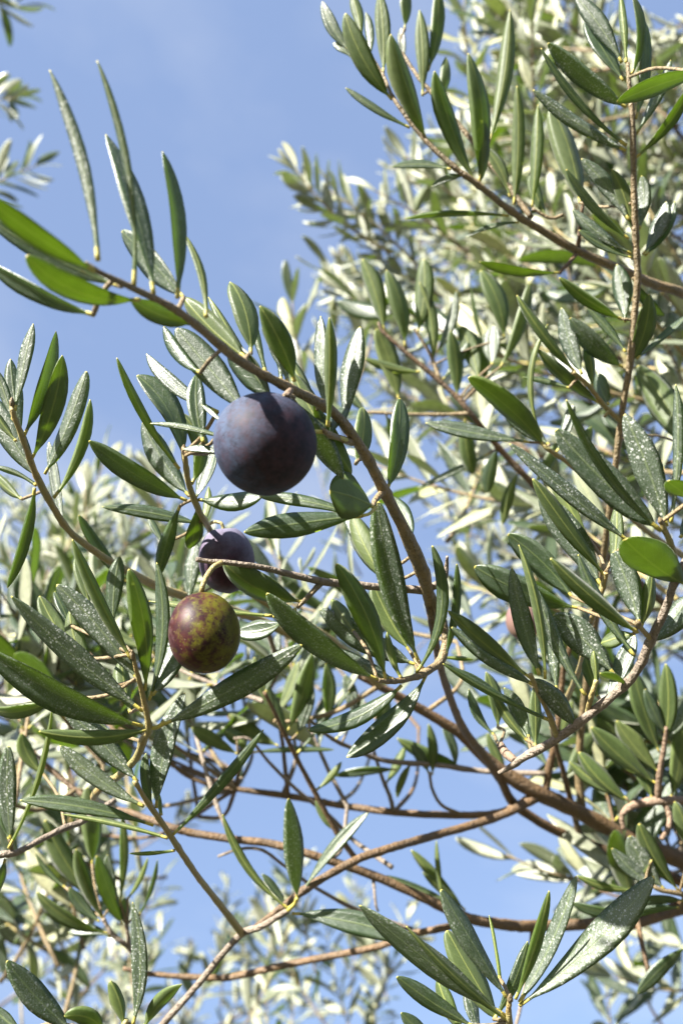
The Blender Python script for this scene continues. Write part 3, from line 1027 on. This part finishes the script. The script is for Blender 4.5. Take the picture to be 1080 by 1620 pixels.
olive_branch('olive_branch', 'mid distance twig at centre right, angled down through the pale blurred leaves', [
    ('b', [(598, 510, 42, 3), (606, 525, 42, 3.5), (633, 550, 42, 4), (680, 590, 42, 4.5), (722, 628, 42, 4.5), (743, 652, 42, 5), (788, 708, 42.5, 5.5), (843, 766, 43, 6), (890, 812, 44, 6), (960, 880, 46, 7), (1080, 980, 50, 8), (1200, 1080, 55, 10)]),
    ('t', [(577, 652, 42, 2.5), (640, 655, 42, 3), (700, 656, 42, 3.5), (743, 654, 42, 4)]),
    ('t', [(655, 520, 42.5, 2.5), (680, 560, 42.5, 3), (695, 600, 42.2, 3.5)]),
], '''
608 522 573 410 35 l 5 2
640 548 611 427 34 l- 6 2
660 527 670 410 36 l 6 4
684 574 663 447 26 l 9 2
690 558 721 460 20 U+ 7 4
722 628 712 523 29 l- 4 2
768 602 733 520 35 l 5 8 10
664 588 577 567 18 l -5 3
630 632 595 520 38 l- 5 6
735 660 748 750 31 l 4 4
757 602 728 516 34 l 4 10
773 717 660 772 13 u+ -3 4
790 582 837 448 25 l- 5 4
797 537 760 428 38 l- 6 6
778 577 780 515 34 U+ 0 6
700 600 740 540 20 u+ 3 4
788 708 770 780 26 u 4 6
843 766 880 700 22 l- 4 4
820 745 795 830 22 l 3 8
577 652 540 610 18 u+ 0 4
610 655 640 715 22 l- 4 4
''', seed=19)

# ------------------------------------------------------------------ bottom clusters
olive_branch('olive_branch', 'bottom right leaf cluster rising from the frame edge, widest leaf lit by sun', [
    ('g', [(806, 1582, 24.5, 3.5), (804, 1598, 24.6, 5), (806, 1625, 24.8, 5.5), (815, 1690, 26, 6), (850, 1800, 29, 7)]),
], '''
798 1606 568 1432 46 U- -3 -2
800 1612 642 1465 17 l -9 -8
801 1578 697 1407 38 U- -4 2
790 1618 706 1472 50 l- -5 10 6
748 1624 627 1545 33 u- -4 0 8
695 1652 634 1602 28 u -3 0 10
738 1640 692 1545 30 l -5 8 8
758 1640 738 1560 26 U- 0 8 10
821 1586 911 1386 31 U+ 7 4
815 1580 868 1409 22 l- 4 -4
821 1591 1034 1386 58 U+ 12 -4
780 1614 834 1489 25 u- 5 6 6
790 1550 773 1448 7 l 3 8 8
''', seed=20, buds=[(806, 1586, 24.4, 807, 1572, 5)])

olive_branch('olive_branch', 'bottom left corner leaf cluster with a rounded bright green leaf', [
    ('g', [(200, 1612, 25, 4), (196, 1630, 25, 5), (190, 1680, 26, 6), (200, 1760, 28, 7)]),
    ('g', [(128, 1625, 25, 4), (160, 1660, 25.5, 5), (192, 1690, 26, 6)]),
], '''
112 1628 11 1520 46 U -5 -3
211 1620 210 1427 30 U+ 12 3
196 1622 174 1552 26 l- 5 3
165 1632 102 1608 32 l- 14 -4
228 1626 288 1557 27 l- -6 -4 3
36 1632 -14 1588 24 u+ -4 3
''', seed=21)

olive_branch('olive_branch', 'upright mid distance cluster of shaded leaves at lower left, before the far sprigs', [
    ('y', [(163, 1452, 40, 3.5), (178, 1478, 40, 4), (205, 1500, 40.5, 4.5), (230, 1532, 44, 4.5)]),
    ('y', [(200, 1462, 40, 3), (203, 1482, 40, 3.5), (205, 1500, 40.5, 4)]),
], '''
172 1476 59 1411 25 l- -8 -4
164 1455 121 1343 27 l -6 -3
152 1425 72 1297 40 l -8 2 3
194 1462 153 1354 31 l- -5 -4
184 1422 170 1352 21 U -3 4
190 1428 194 1288 17 l 4 3
146 1368 138 1245 40 l- 4 6 10
158 1458 110 1404 25 u -4 2
176 1482 108 1476 23 u 8 4
220 1448 249 1360 9 u- 5 3
202 1422 234 1357 11 l 4 2
201 1466 197 1420 19 u- 0 3
104 1404 57 1350 11 u -5 4 8
''', seed=22)

olive_branch('olive_branch', 'curled scaly twig at the right edge with dark leaves above it', [
    ('p', [(986, 1312, 39, 4), (983, 1290, 39, 5), (997, 1276, 39, 6.5), (1022, 1269, 39, 7), (1050, 1267, 39, 7.5), (1090, 1268, 39.5, 8), (1200, 1290, 42, 10)]),
    ('p', [(1053, 1150, 38, 3), (1050, 1180, 38.2, 4), (1043, 1220, 38.5, 5), (1040, 1262, 39, 6)]),
    ('p', [(1045, 1328, 38.5, 4), (1056, 1310, 38.6, 4.5), (1058, 1290, 38.8, 5), (1050, 1270, 39, 6)]),
], '''
1042 1222 975 1140 38 l- -5 4
1038 1240 935 1150 40 l- -6 6
1042 1190 1000 1060 40 l- -6 5
1050 1178 1052 1050 34 l 5 2
1050 1170 1100 1090 34 U+ 5 3
1060 1262 1075 1120 40 l- 5 5
1040 1250 985 1180 26 u- 4 3
1000 1272 915 1190 34 l- -6 6
990 1262 900 1205 26 l -5 8
1052 1160 1020 1090 24 u- -4 2
1030 1262 1000 1195 28 l- 0 8
''', seed=23)

olive_branch('olive_branch', 'leafy twig low at the right edge, round tipped leaves under the thick bough', [
    ('t', [(1020, 1395, 37, 3), (1045, 1408, 37, 4), (1085, 1416, 37.5, 5), (1180, 1440, 40, 7)]),
], '''
1072 1408 1010 1303 34 l -6 -3
1050 1406 995 1322 40 U+ -6 3
1040 1405 967 1342 26 U+ -5 4
1085 1340 1066 1268 30 l- 4 2 -4
1000 1408 912 1385 16 l- -4 3
985 1440 905 1428 20 u- -5 4 10
1075 1436 985 1450 18 u 5 4 4
1080 1425 1000 1430 18 u- 5 4
1085 1497 1008 1572 26 u- 5 -4
1030 1360 1000 1420 18 l- 0 6
''', seed=24)


# ------------------------------------------------------------------ olives
def olive(label, cx, cy, d, wpx, hpx, kind, axis_px, stalk, scar=True, seed=1):
    """axis_px: direction on screen from stem end to tip (dx, dy, toward camera); stalk: list of (x,y,d cm,r px)"""
    rg = random.Random(seed)
    c = P(cx, cy, d / 100)
    k = d / 100 / F
    a = wpx * 0.5 * k
    b = hpx * 0.5 * k
    ax = unit(axis_px[0] * RT - axis_px[1] * UP - axis_px[2] * FW)     # to the tip
    e1 = unit(np.cross(ax, FW)); e2 = np.cross(ax, e1)
    root = thing('olive', label, 'olive', c)
    NU, NV = 48, 34
    verts, faces = [], []
    for j in range(NV + 1):
        th = math.pi * j / NV
        for i in range(NU):
            ph = 2 * math.pi * i / NU
            z = -math.cos(th)                                      # -1 stem end, +1 tip
            r = math.sin(th) ** 0.97
            r *= 1 + 0.03 * z
            zz = z
            if z < -0.9:
                zz = z + (abs(z) - 0.9) * 0.9                      # dimple where the stalk sits
            if z > 0.985:
                zz = z + (z - 0.985) * 1.6
            lump = 1 + 0.020 * math.sin(2 * ph + 1.3 * seed) + 0.012 * math.sin(3 * ph + 2.0 + 2 * z)
            verts.append(e1 * (a * r * lump * math.cos(ph)) + e2 * (a * r * lump * math.sin(ph)) + ax * (b * zz))
    for j in range(NV):
        for i in range(NU):
            i2 = (i + 1) % NU
            faces.append((j * NU + i, j * NU + i2, (j + 1) * NU + i2, (j + 1) * NU + i))
    link('fruit', mesh_from('fruit', verts, faces, [olive_material('olive_skin_' + kind, kind)]), root)
    if scar:
        tip = ax * b
        v, f = tube([tip - ax * 0.0006, tip + ax * 0.0001, tip + ax * 0.00035, tip + ax * 0.0001], [a * 0.13, a * 0.12, a * 0.075, a * 0.03], 12, 0.12, seed)
        link('blossom_scar', mesh_from('blossom_scar', v, f, [M_BRN]), root)
    pts = [(p - c, r) for p, r in twig_world(stalk)]
    pts.append((-ax * (b * 0.86), pts[-1][1]))
    path4 = catmull([np.append(p, r) for p, r in pts], 6)
    v, f = tube([p[:3] for p in path4], [p[3] for p in path4], 8, 0.05, seed)
    link('stalk', mesh_from('stalk', v, f, [M_PET if kind == 'black' else M_GRN]), root)
    return root


olive('large round blue black olive hanging from the diagonal branch, nearest the camera', 420, 701, 21.8, 161, 163, 'black', (-0.80, 0.28, 0.35),
      [(548, 696, 24.2, 4), (530, 690, 23.4, 3.5), (514, 684, 22.8, 4)], scar=False, seed=1)
olive('violet olive with pale bloom, partly behind the dead grey twig', 358, 885, 29.4, 87, 106, 'violet', (0.10, 1.0, 0.1),
      [(329, 832, 29.5, 2.5), (338, 826, 29.6, 3), (350, 828, 29.5, 3.2)], scar=False, seed=2)
olive('half ripe maroon and yellow green olive hanging below the dead grey twig', 323, 1000, 25.2, 114, 130, 'turning', (0.12, 1.0, 0.5),
      [(352, 890, 26.1, 5), (338, 897, 25.9, 5), (327, 912, 25.6, 5), (320, 930, 25.3, 5)], seed=3)
olive('pinkish unripe olive half hidden behind leaves at right centre', 826, 983, 40, 54, 60, 'pale', (0.3, 1.0, 0.1),
      [(884, 968, 41, 4), (862, 955, 40.5, 3.5), (840, 952, 40, 3.5)], scar=False, seed=4)
olive('tiny far reddish olive behind the long speckled leaves at the left', 80, 1048, 48, 30, 34, 'turning', (0.2, 1.0, 0.0),
      [(100, 1010, 49, 2.5), (92, 1022, 48.5, 2.5), (84, 1030, 48, 2.5)], scar=False, seed=5)

# ------------------------------------------------------------------ procedural sprigs
TEMPL = []


def template(seed, pale=False):
    rg = random.Random(seed)
    L = 0.05
    W = rg.uniform(0.0098, 0.0142)
    st = [0, PETS, 0.10, 0.2, 0.34, 0.5, 0.66, 0.8, 0.9, 0.96, 1.0]
    bow = rg.uniform(-0.10, 0.14) * L
    sway = rg.uniform(-0.07, 0.07) * L
    cen = [np.array([t * L, sway * 4 * t * (1 - t), bow * 4 * t * (1 - t)]) for t in st]
    tw = rg.uniform(-0.5, 0.5)
    side, nor = [], []
    for i, t in enumerate(st):
        tan = unit(np.array([1, sway / L * 4 * (1 - 2 * t), bow / L * 4 * (1 - 2 * t)]))
        a = tw * (t - 0.3)
        n_ = np.array([0, math.sin(a), math.cos(a)])
        n_ = unit(n_ - tan * np.dot(n_, tan))
        nor.append(n_); side.append(np.cross(n_, tan))
    v, f, mi, uv = leaf_grid(cen, side, nor, W, rg, thick=0.00025)
    return mesh_from('leaf', v, f, [M_UPS, M_LOS, M_PET] if pale else [M_UPD if seed % 3 == 0 else M_UP, M_LO, M_PET], mi, uv)


for s in range(12):
    TEMPL.append(template(100 + s))
TEMPL_PALE = [template(200 + s, True) for s in range(14)]


def frame(x, z):
    x = unit(x)
    z = unit(z - x * np.dot(z, x))
    y = np.cross(z, x)
    return x, y, z


ZUP = np.array([0, 0, 1.0])


def sprig_layout(p0, p1, rg, step=0.0125, lscale=1.0, bare=0.15, bow=0.08):
    """centre line + leaf frames of a shoot from p0 (base) to p1 (tip): opposite, crossed pairs"""
    p0, p1 = np.asarray(p0), np.asarray(p1)
    L = np.linalg.norm(p1 - p0)
    d = unit(p1 - p0)
    s = unit(np.cross(d, ZUP + 0.01)); 
    b = (ZUP - d * np.dot(d, ZUP)) * (-bow * L) + s * rg.uniform(-bow, bow) * L
    path = [p0 + (p1 - p0) * t + b * 4 * t * (1 - t) for t in np.linspace(0, 1, 9)]
    n = max(3, int(L * (1 - bare) / (step * lscale)))
    leaves = []
    a0 = rg.uniform(0, 3.14)
    e1 = s; e2 = np.cross(d, e1)
    for k in range(n):
        t = bare + (1 - bare) * (k + 0.6) / n
        base = p0 + (p1 - p0) * t + b * 4 * t * (1 - t)
        tan = unit((p1 - p0) + b * 4 * (1 - 2 * t))
        ang = a0 + k * math.pi / 2 + rg.uniform(-0.3, 0.3)
        for m in (0, math.pi):
            if rg.random() < 0.10:
                continue
            out = e1 * math.cos(ang + m) + e2 * math.sin(ang + m)
            el = math.radians(rg.uniform(36, 62) if t < 0.9 else rg.uniform(12, 30))
            x = unit(tan * math.cos(el) + out * math.sin(el) + ZUP * rg.uniform(-0.12, 0.22))
            z = tan * 0.45 - out * 0.25 + ZUP * 0.2 + SUN * 0.5 - FW * 0.38 + np.array([rg.uniform(-.5, .5) for _ in range(3)])
            sc = lscale * rg.uniform(0.72, 1.12) * (1.0 if t < 0.75 else 1.0 - 0.9 * (t - 0.75))
            leaves.append((base, x, z, sc))
    return path, leaves


LEAF_COUNT = [0]


def olive_sprig(p0, p1, label, group, seed, r=0.0013, lscale=1.0, mat=None, bare=0.15, step=0.0125, pale=0.85, anchors=None):
    from mathutils import Matrix
    rg = random.Random(seed)
    path, leaves = sprig_layout(p0, p1, rg, lscale=lscale, bare=bare, step=step)
    origin = np.asarray(p0)
    root = thing('olive_sprig', label, 'sprig', origin, group)
    rad = [r * (1.25 - 0.85 * i / 8) for i in range(9)]
    if anchors:
        an = min(anchors, key=lambda q: np.linalg.norm(q - origin))
        gap = np.linalg.norm(an - origin)
        if gap < 0.30:
            mid = 0.5 * (an + origin) - (path[1] - path[0]) * 0.5 + np.array([rg.uniform(-.07, .07) for _ in range(3)]) * gap
            ext = catmull([an, mid, origin], 6)[:-1]
            rad = [0.6 * r * (1.5 - 0.4 * i / len(ext)) for i in range(len(ext))] + [0.75 * q for q in rad]
            mat = rg.choice((M_BRN, M_TAN, M_GRY))
            path = ext + list(path)
    v, f = tube([q - origin for q in path], rad, 6, 0.06, seed)
    link('stem', mesh_from('stem', v, f, [mat or rg.choice((M_TAN, M_GRN, M_TAN, M_BRN))]), root)
    for base, x, z, sc in leaves:
        lst = TEMPL_PALE if rg.random() < pale else TEMPL
        o = bpy.data.objects.new('leaf', lst[rg.randrange(len(lst))])
        COL.objects.link(o)
        o.parent = root
        fx, fy, fz = frame(x, z)
        q = base - origin
        o.matrix_local = Matrix(((fx[0] * sc, fy[0] * sc, fz[0] * sc, q[0]), (fx[1] * sc, fy[1] * sc, fz[1] * sc, q[1]),
                                 (fx[2] * sc, fy[2] * sc, fz[2] * sc, q[2]), (0, 0, 0, 1)))
        LEAF_COUNT[0] += 1
    return root


def in_poly(x, y, poly):
    c = False
    j = len(poly) - 1
    for i in range(len(poly)):
        xi, yi = poly[i]; xj, yj = poly[j]
        if (yi > y) != (yj > y) and x < (xj - xi) * (y - yi) / (yj - yi) + xi:
            c = not c
        j = i
    return c


LANDMARKS = {
    (995, 60): 'the tip of the upright tan shoot', (1003, 230): 'the upper tan stem at right', (1006, 420): 'the crossing of tan stem and diagonal branch',
    (995, 580): 'the lower tan stem at right', (673, 222): 'the upper end of the upper right diagonal branch', (757, 290): 'the paired dark leaves on the diagonal branch',
    (860, 366): 'the middle of the upper right diagonal branch', (560, 430): 'the gap of sky right of centre', (610, 520): 'the tip of the mid distance twig',
    (720, 640): 'the middle of the mid distance twig', (740, 597): 'the broad green leaf right of centre', (960, 740): 'the pair of white spotted leaves',
    (830, 900): 'the two crossed dark leaves at right', (829, 982): 'the pinkish unripe olive', (1035, 890): 'the rounded leaf at the right edge',
    (880, 1165): 'the arched grey twig', (1020, 1070): 'the bend of the arched grey twig', (1020, 1270): 'the curled scaly twig', (850, 1255): 'the fork of the thick bough',
    (420, 700): 'the large olive', (358, 885): 'the violet olive', (323, 1000): 'the half ripe olive', (215, 700): 'the slim shoot left of the large olive',
    (70, 780): 'the fanned shoot at the left edge', (150, 870): 'the stem of the fanned left shoot', (120, 1030): 'the long speckled leaves at left', (235, 1150): 'the base of the speckled leaf cluster',
    (275, 1190): 'the white gleaming leaf', (60, 1330): 'the pale grey twig at lower left', (160, 1440): 'the shaded cluster at lower left', (110, 1580): 'the bottom left leaf cluster',
    (320, 1550): 'the grey twig rising from the bottom edge', (460, 1430): 'the star of five leaves', (450, 1530): 'the lowest brown branch', (600, 1500): 'the bottom right cluster tips',
    (620, 1130): 'the hanging leaf cluster at centre', (500, 1000): 'the big dark centre leaf', (450, 1180): 'the crossing brown twigs below centre', (360, 1080): 'the leaf half in shadow below the olives',
    (560, 1250): 'the middle of the horizontal brown branches'}
USED = {}


def place_label(adj, c):
    """look + where it sits beside the nearest thing one can find"""
    q = c - CAM
    d = float(np.dot(q, FW))
    x, y = 540 + F * float(np.dot(q, RT)) / d, 810 - F * float(np.dot(q, UP)) / d
    best = None
    for (lx, ly), ph in sorted(LANDMARKS.items(), key=lambda kv: (kv[0][0] - x) ** 2 + (kv[0][1] - y) ** 2)[:6]:
        dx, dy = x - lx, y - ly
        if math.hypot(dx, dy) < 26:
            w = 'right behind'
        elif abs(dx) > 2 * abs(dy):
            w = 'right of' if dx > 0 else 'left of'
        elif abs(dy) > 2 * abs(dx):
            w = 'below' if dy > 0 else 'above'
        else:
            w = ('below right of' if dx > 0 else 'below left of') if dy > 0 else ('above right of' if dx > 0 else 'above left of')
        key = w + ' ' + ph
        if key not in USED:
            USED[key] = 1
            return adj + ' ' + key
    USED[key] += 1
    return adj + ' ' + {2: 'second', 3: 'third', 4: 'fourth', 5: 'fifth'}.get(USED[key], 'outermost') + ' out, ' + key


OPEN_SKY = [(-100, -100), (740, -100), (720, 120), (650, 220), (570, 250), (540, 350), (500, 410), (460, 500), (440, 600), (300, 640), (220, 670), (140, 690), (60, 730), (-100, 770)]


def in_open_sky(p):
    q = p - CAM
    d = float(np.dot(q, FW))
    return in_poly(540 + F * float(np.dot(q, RT)) / d, 810 - F * float(np.dot(q, UP)) / d, OPEN_SKY)


def sprigs_given(rows, label, group, seed, **kw):
    for i, (x0, y0, d0, x1, y1, d1) in enumerate(rows):
        lab = label.split('|')
        olive_sprig(P(x0, y0, d0), P(x1, y1, d1), lab[0] + (', ' + lab[1 + i] if len(lab) > 1 else ''), group, seed + i, **kw)


def sprigs_random(n, poly, dmin, dmax, length, direction, label, group, seed, **kw):
    """n shoots whose middles fall in a region of the crown; direction = mean growth direction in world space"""
    rg = random.Random(seed)
    xs = [p[0] for p in poly]; ys = [p[1] for p in poly]
    k = 0
    while k < n:
        x, y = rg.uniform(min(xs), max(xs)), rg.uniform(min(ys), max(ys))
        if not in_poly(x, y, poly):
            continue
        c = P(x, y, rg.uniform(dmin, dmax))
        d = unit(np.array(direction) + np.array([rg.gauss(0, 0.45) for _ in range(3)]))
        L = length * rg.uniform(0.7, 1.25)
        if in_open_sky(c + d * L * 0.62) or in_open_sky(c - d * L * 0.3):
            continue
        olive_sprig(c - d * L * 0.5, c + d * L * 0.5, place_label(label, c), group, seed * 101 + k, **kw)
        k += 1


W_UL = (-0.55, -0.15, 0.75)       # towards the light: up, left
# hand placed ones that give the outline against the sky
sprigs_given([(620, 400, 0.80, 468, 268, 0.78)], 'blurred pale sprig reaching left into the open sky at upper centre', None, 500, r=0.0016, step=0.007, lscale=0.8, pale=1.0)
sprigs_given([(660, 420, 0.84, 520, 300, 0.82)], 'blurred pale sprig close below the one reaching left into the sky', None, 503, step=0.008, lscale=0.85, pale=1.0)
sprigs_given([(740, 400, 0.82, 590, 300, 0.80), (760, 330, 0.92, 640, 245, 0.9), (700, 470, 0.86, 570, 385, 0.84), (650, 560, 0.80, 545, 460, 0.8), (780, 270, 1.0, 700, 190, 1.0)],
             'bright blurred sprig at upper centre|just right of the one reaching into the sky|highest, touching the diagonal branch|lower, over the gap of sky|lowest, above the main branch|at the upper end of the diagonal branch',
             'bright sprigs at upper centre', 505, pale=1.0, step=0.011)
sprigs_given([(690, 490, 0.9, 515, 425, 0.88)], 'blurred pale sprig tip just right of the sky, below the one reaching farthest left', None, 520, pale=1.0, step=0.010)
sprigs_given([(-50, 320, 1.0, 60, 262, 1.0)], 'small blurred sprig in the sky at the left edge, lower of two', None, 530, step=0.008, bare=0.0)
sprigs_given([(-60, 150, 1.1, 30, 155, 1.1)], 'small blurred sprig in the sky at the left edge, upper of two', None, 533, step=0.008, bare=0.0)
sprigs_given([(-40, -20, 1.1, 40, 10, 1.1)], 'blurred leaf tips poking into the upper left corner', None, 535, step=0.009, bare=0.0)
sprigs_given([(490, 640, 0.75, 462, 470, 0.72), (560, 620, 0.8, 600, 470, 0.8)],
             'pale blurred sprig standing behind the large olive|left one|right one over the branch', 'sprigs behind the large olive', 540)
sprigs_given([(1085, 1375, 0.62, 800, 1352, 0.60)], 'pale lit sprig pointing left in the lower right sky gap', None, 550, step=0.016)
sprigs_given([(1090, 1440, 0.60, 900, 1390, 0.6), (1100, 1330, 0.55, 960, 1350, 0.55)],
             'half shaded sprig at the right edge under the thick bough|lower one|upper one', 'sprigs under the thick bough', 555)
sprigs_given([(1060, 1640, 0.85, 985, 1480, 0.85), (1130, 1560, 0.8, 960, 1540, 0.8), (980, 1680, 0.95, 960, 1570, 0.95), (1110, 1500, 0.9, 1010, 1460, 0.85)],
             'small blurred sprig in the bottom right corner|lowest upright one|pointing left|at its left end|nearest the brown branch', 'sprigs in the bottom right corner', 560, lscale=0.95)
sprigs_given([(900, 150, 0.9, 780, 20, 0.85), (1000, 140, 0.9, 850, 10, 0.88), (760, 160, 1.0, 735, -10, 0.95)],
             'bright sprig against the sky at the top right|middle one|nearest the tan shoot|leftmost', 'bright sprigs at the top right', 570)

R1 = [(800, 120), (860, 30), (1100, 0), (1100, 560), (760, 600), (660, 540), (680, 380), (740, 290)]
sprigs_random(38, R1, 0.68, 1.10, 0.17, W_UL, 'silvery crown sprig', 'sprigs of the upper right crown', 61)
R2 = [(600, 480), (1100, 430), (1100, 1000), (760, 1000), (690, 800), (640, 620)]
sprigs_random(22, R2, 0.50, 0.85, 0.15, W_UL, 'softly blurred sprig', 'sprigs behind the right hand shoots', 62)
R3 = [(0, 900), (70, 900), (150, 820), (230, 790), (330, 860), (330, 1010), (0, 1050)]
sprigs_random(20, R3, 0.75, 1.2, 0.17, (-0.15, -0.1, 1.0), 'far sunlit sprig', 'sprigs of the far left foliage', 63)
R4 = [(0, 980), (250, 1000), (520, 940), (630, 1000), (600, 1090), (430, 1110), (250, 1100), (0, 1180)]
ANCH = [P(*q) for q in ((210, 1287, .415), (300, 1317, .41), (372, 1328, .41), (500, 1355, .41), (120, 1250, .425), (373, 1248, .46), (447, 1258, .46), (533, 1273, .454), (623, 1285, .45), (673, 1127, .415),
                        (780, 1210, .426), (253, 930, .33), (420, 985, .38), (520, 1010, .37), (600, 1085, .40), (915, 1200, .44), (987, 1323, .45), (907, 1280, .44), (1080, 1363, .46))]
sprigs_random(24, R4, 0.44, 0.70, 0.14, (-0.35, -0.1, 0.85), 'half shaded sprig', 'sprigs behind the lower centre', 64, anchors=ANCH, pale=0.5)
R5 = [(0, 1220), (210, 1240), (230, 1330), (190, 1480), (0, 1520)]
sprigs_random(12, R5, 0.55, 0.95, 0.15, (-0.3, -0.1, 0.9), 'blurred upright sprig', 'sprigs of the lower left', 65, pale=0.6)
R6 = [(0, 1470), (330, 1480), (430, 1410), (640, 1480), (640, 1640), (0, 1640)]
sprigs_random(18, R6, 1.0, 1.5, 0.17, (0.05, 0, 1.0), 'small distant sprig', 'far sprigs along the bottom', 66, r=0.0011)
R7 = [(850, 1080), (1100, 1000), (1100, 1330), (1000, 1310), (880, 1250)]
sprigs_random(12, R7, 0.46, 0.66, 0.14, (-0.4, -0.1, 0.8), 'shaded thicket sprig', 'sprigs of the right thicket', 67, anchors=ANCH, pale=0.3)


# ------------------------------------------------------------------ far trees
def low_leaf(rg):
    L, W = 0.05, rg.uniform(0.0105, 0.0145)
    st = [0, 0.12, 0.32, 0.58, 0.84, 1.0]
    bow = rg.uniform(-0.12, 0.14) * L
    cen = [np.array([t * L, 0, bow * 4 * t * (1 - t)]) for t in st]
    nor = [np.array([0, 0, 1.0])] * 6
    side = [np.array([0, 1.0, 0])] * 6
    v, f, mi, uv = leaf_grid(cen, side, nor, W, rg, cross=(-1, 0, 1), thick=0.0004)
    return np.array(v), f, mi, np.array(uv)


def build_crown(parent, origin, shoots, seed):
    rg = random.Random(seed)
    lows = [low_leaf(rg) for _ in range(6)]
    V, Fc, MI, UV = [], [], [], []
    base_i = 0
    for p0, p1 in shoots:
        path, leaves = sprig_layout(p0, p1, rg, step=0.015, lscale=1.08)
        sv, sf = tube(path[::2], [0.0016 * (1.2 - 0.2 * i) for i in range(5)], 4, 0.0)
        V.append(np.array(sv) - origin); UV.append(np.zeros((len(sv), 2)))
        Fc += [tuple(i + base_i for i in q) for q in sf]; MI += [2] * len(sf)
        base_i += len(sv)
        for base, x, z, sc in leaves:
            v, f, mi, uv = lows[rg.randrange(6)]
            fx, fy, fz = frame(x, z)
            M = np.stack([fx, fy, fz], 0) * sc
            V.append(v @ M + (base - origin)); UV.append(uv)
            Fc += [tuple(i + base_i for i in q) for q in f]; MI += [m if m < 2 else 1 for m in mi]
            base_i += len(v)
    me = mesh_from('crown', np.concatenate(V), Fc, [M_UPS, M_LOS, M_TAN], MI, np.concatenate(UV))
    o = link('crown', me, parent)
    o['kind'] = 'stuff'
    return o


def far_tree(label, foot, fork, regions, seed):
    """trunk from foot to fork, limbs to each clump of shoots"""
    rg = random.Random(seed)
    foot = np.array(foot, float)
    fork = np.array(fork, float)
    root = thing('olive_tree', label, 'tree', foot)
    m1 = foot + (fork - foot) * 0.35 + np.array([0.06, 0.03, 0]); m2 = foot + (fork - foot) * 0.7 + np.array([-0.05, 0.04, 0])
    make_stem('trunk', [(foot - ZUP * 0.1, 0.20), (foot + ZUP * 0.08, 0.15), (m1, 0.115), (m2, 0.10), (fork, 0.075)], M_BARK, root, foot, 14, 0.10, seed)
    shoots = []
    for poly, dmin, dmax, ncl, per, Ls, direc, spread in regions:
        xs = [p[0] for p in poly]; ys = [p[1] for p in poly]
        cl = []
        while len(cl) < ncl:
            x, y = rg.uniform(min(xs), max(xs)), rg.uniform(min(ys), max(ys))
            if in_poly(x, y, poly):
                cl.append(P(x, y, rg.uniform(dmin, dmax)))
        for c in cl:
            mid = 0.5 * (fork + c) + np.array([rg.uniform(-.22, .22), rg.uniform(-.22, .22), rg.uniform(-0.12, .28)])
            make_stem('limb', [(fork - (fork - m2) * rg.uniform(0.0, 0.5), 0.020), (0.6 * fork + 0.4 * mid, 0.012), (mid, 0.008), (0.4 * mid + 0.6 * c, 0.005), (c, 0.003)], M_BARK, root, foot, 7, 0.08, rg.randrange(9999))
            for _ in range(per):
                b = c + np.array([rg.gauss(0, spread) for _ in range(3)])
                d = unit(np.array(direc) + np.array([rg.gauss(0, 0.5) for _ in range(3)]))
                L = Ls * rg.uniform(0.7, 1.3)
                if not (in_open_sky(b + d * L * 0.6) or in_open_sky(b - d * L * 0.4)):
                    shoots.append((b - d * L / 2, b + d * L / 2))
    build_crown(root, foot, shoots, seed)
    return root


far_tree('blurred olive tree filling the upper right, bright silvery crown behind the near shoots', (2.3, 1.5, 0), (1.75, 1.75, 1.9), [
    ([(820, 90), (880, 0), (1150, -40), (1150, 600), (760, 620), (660, 520), (720, 330)], 1.15, 1.8, 18, 9, 0.22, W_UL, 0.13),
    ([(640, 560), (1150, 560), (1150, 950), (760, 950)], 1.3, 2.0, 9, 7, 0.2, W_UL, 0.13),
], 71)
far_tree('blurred olive tree beyond the left edge, pale shoots standing up behind the violet olive', (-2.2, 1.5, 0), (-1.7, 1.8, 1.2), [
    ([(-40, 900), (150, 840), (240, 800), (330, 880), (330, 1030), (-40, 1080)], 1.3, 2.0, 9, 7, 0.2, (0.05, -0.1, 1.0), 0.11),
    ([(-40, 1050), (300, 1050), (200, 1300), (150, 1420), (-40, 1500)], 1.3, 2.0, 6, 5, 0.2, (0.05, -0.1, 1.0), 0.12),
    ([(-40, 1520), (620, 1560), (620, 1660), (-40, 1660)], 1.7, 2.4, 8, 4, 0.22, (0.05, 0, 1.0), 0.12),
], 72)

# trunk of the tree that the near branches grow from, right of the view
tr = thing('olive_tree', 'near olive trunk standing right of the view, bearing the close branches', 'tree', (0.95, 0.55, 0))
org = np.array([0.95, 0.55, 0])
make_stem('trunk', [(org - ZUP * 0.1, 0.17), (org + ZUP * 0.08, 0.12), (org + np.array([0.03, 0.02, 0.6]), 0.085), (org + np.array([-0.02, 0.04, 1.2]), 0.075), (org + np.array([-0.06, 0.05, 1.75]), 0.055)],
          M_BARK, tr, org, 14, 0.1, 5)
for px, py, d, r in ((1330, 1520, 0.52, 0.0095), (1250, 1400, 0.50, 0.0062), (1250, 1480, 0.51, 0.005), (1240, 530, 0.43, 0.0042), (1200, 1290, 0.42, 0.003), (1200, 1080, 0.55, 0.004), (1180, 940, 0.44, 0.0025)):
    e = P(px, py, d)
    st = org + np.array([-0.05, 0.05, 1.45 + 0.2 * (1 - py / 1600)])
    mid = 0.5 * (st + e) + np.array([0.05, 0.02, 0.04])
    make_stem('limb', [(st, r * 2.2 + 0.006), (0.5 * (st + mid), r * 1.9 + 0.003), (mid, r * 1.6), (e, r)], M_BARK, tr, org, 8, 0.08, int(px + py))
print('sprig leaves', LEAF_COUNT[0], 'objects', len(bpy.data.objects))
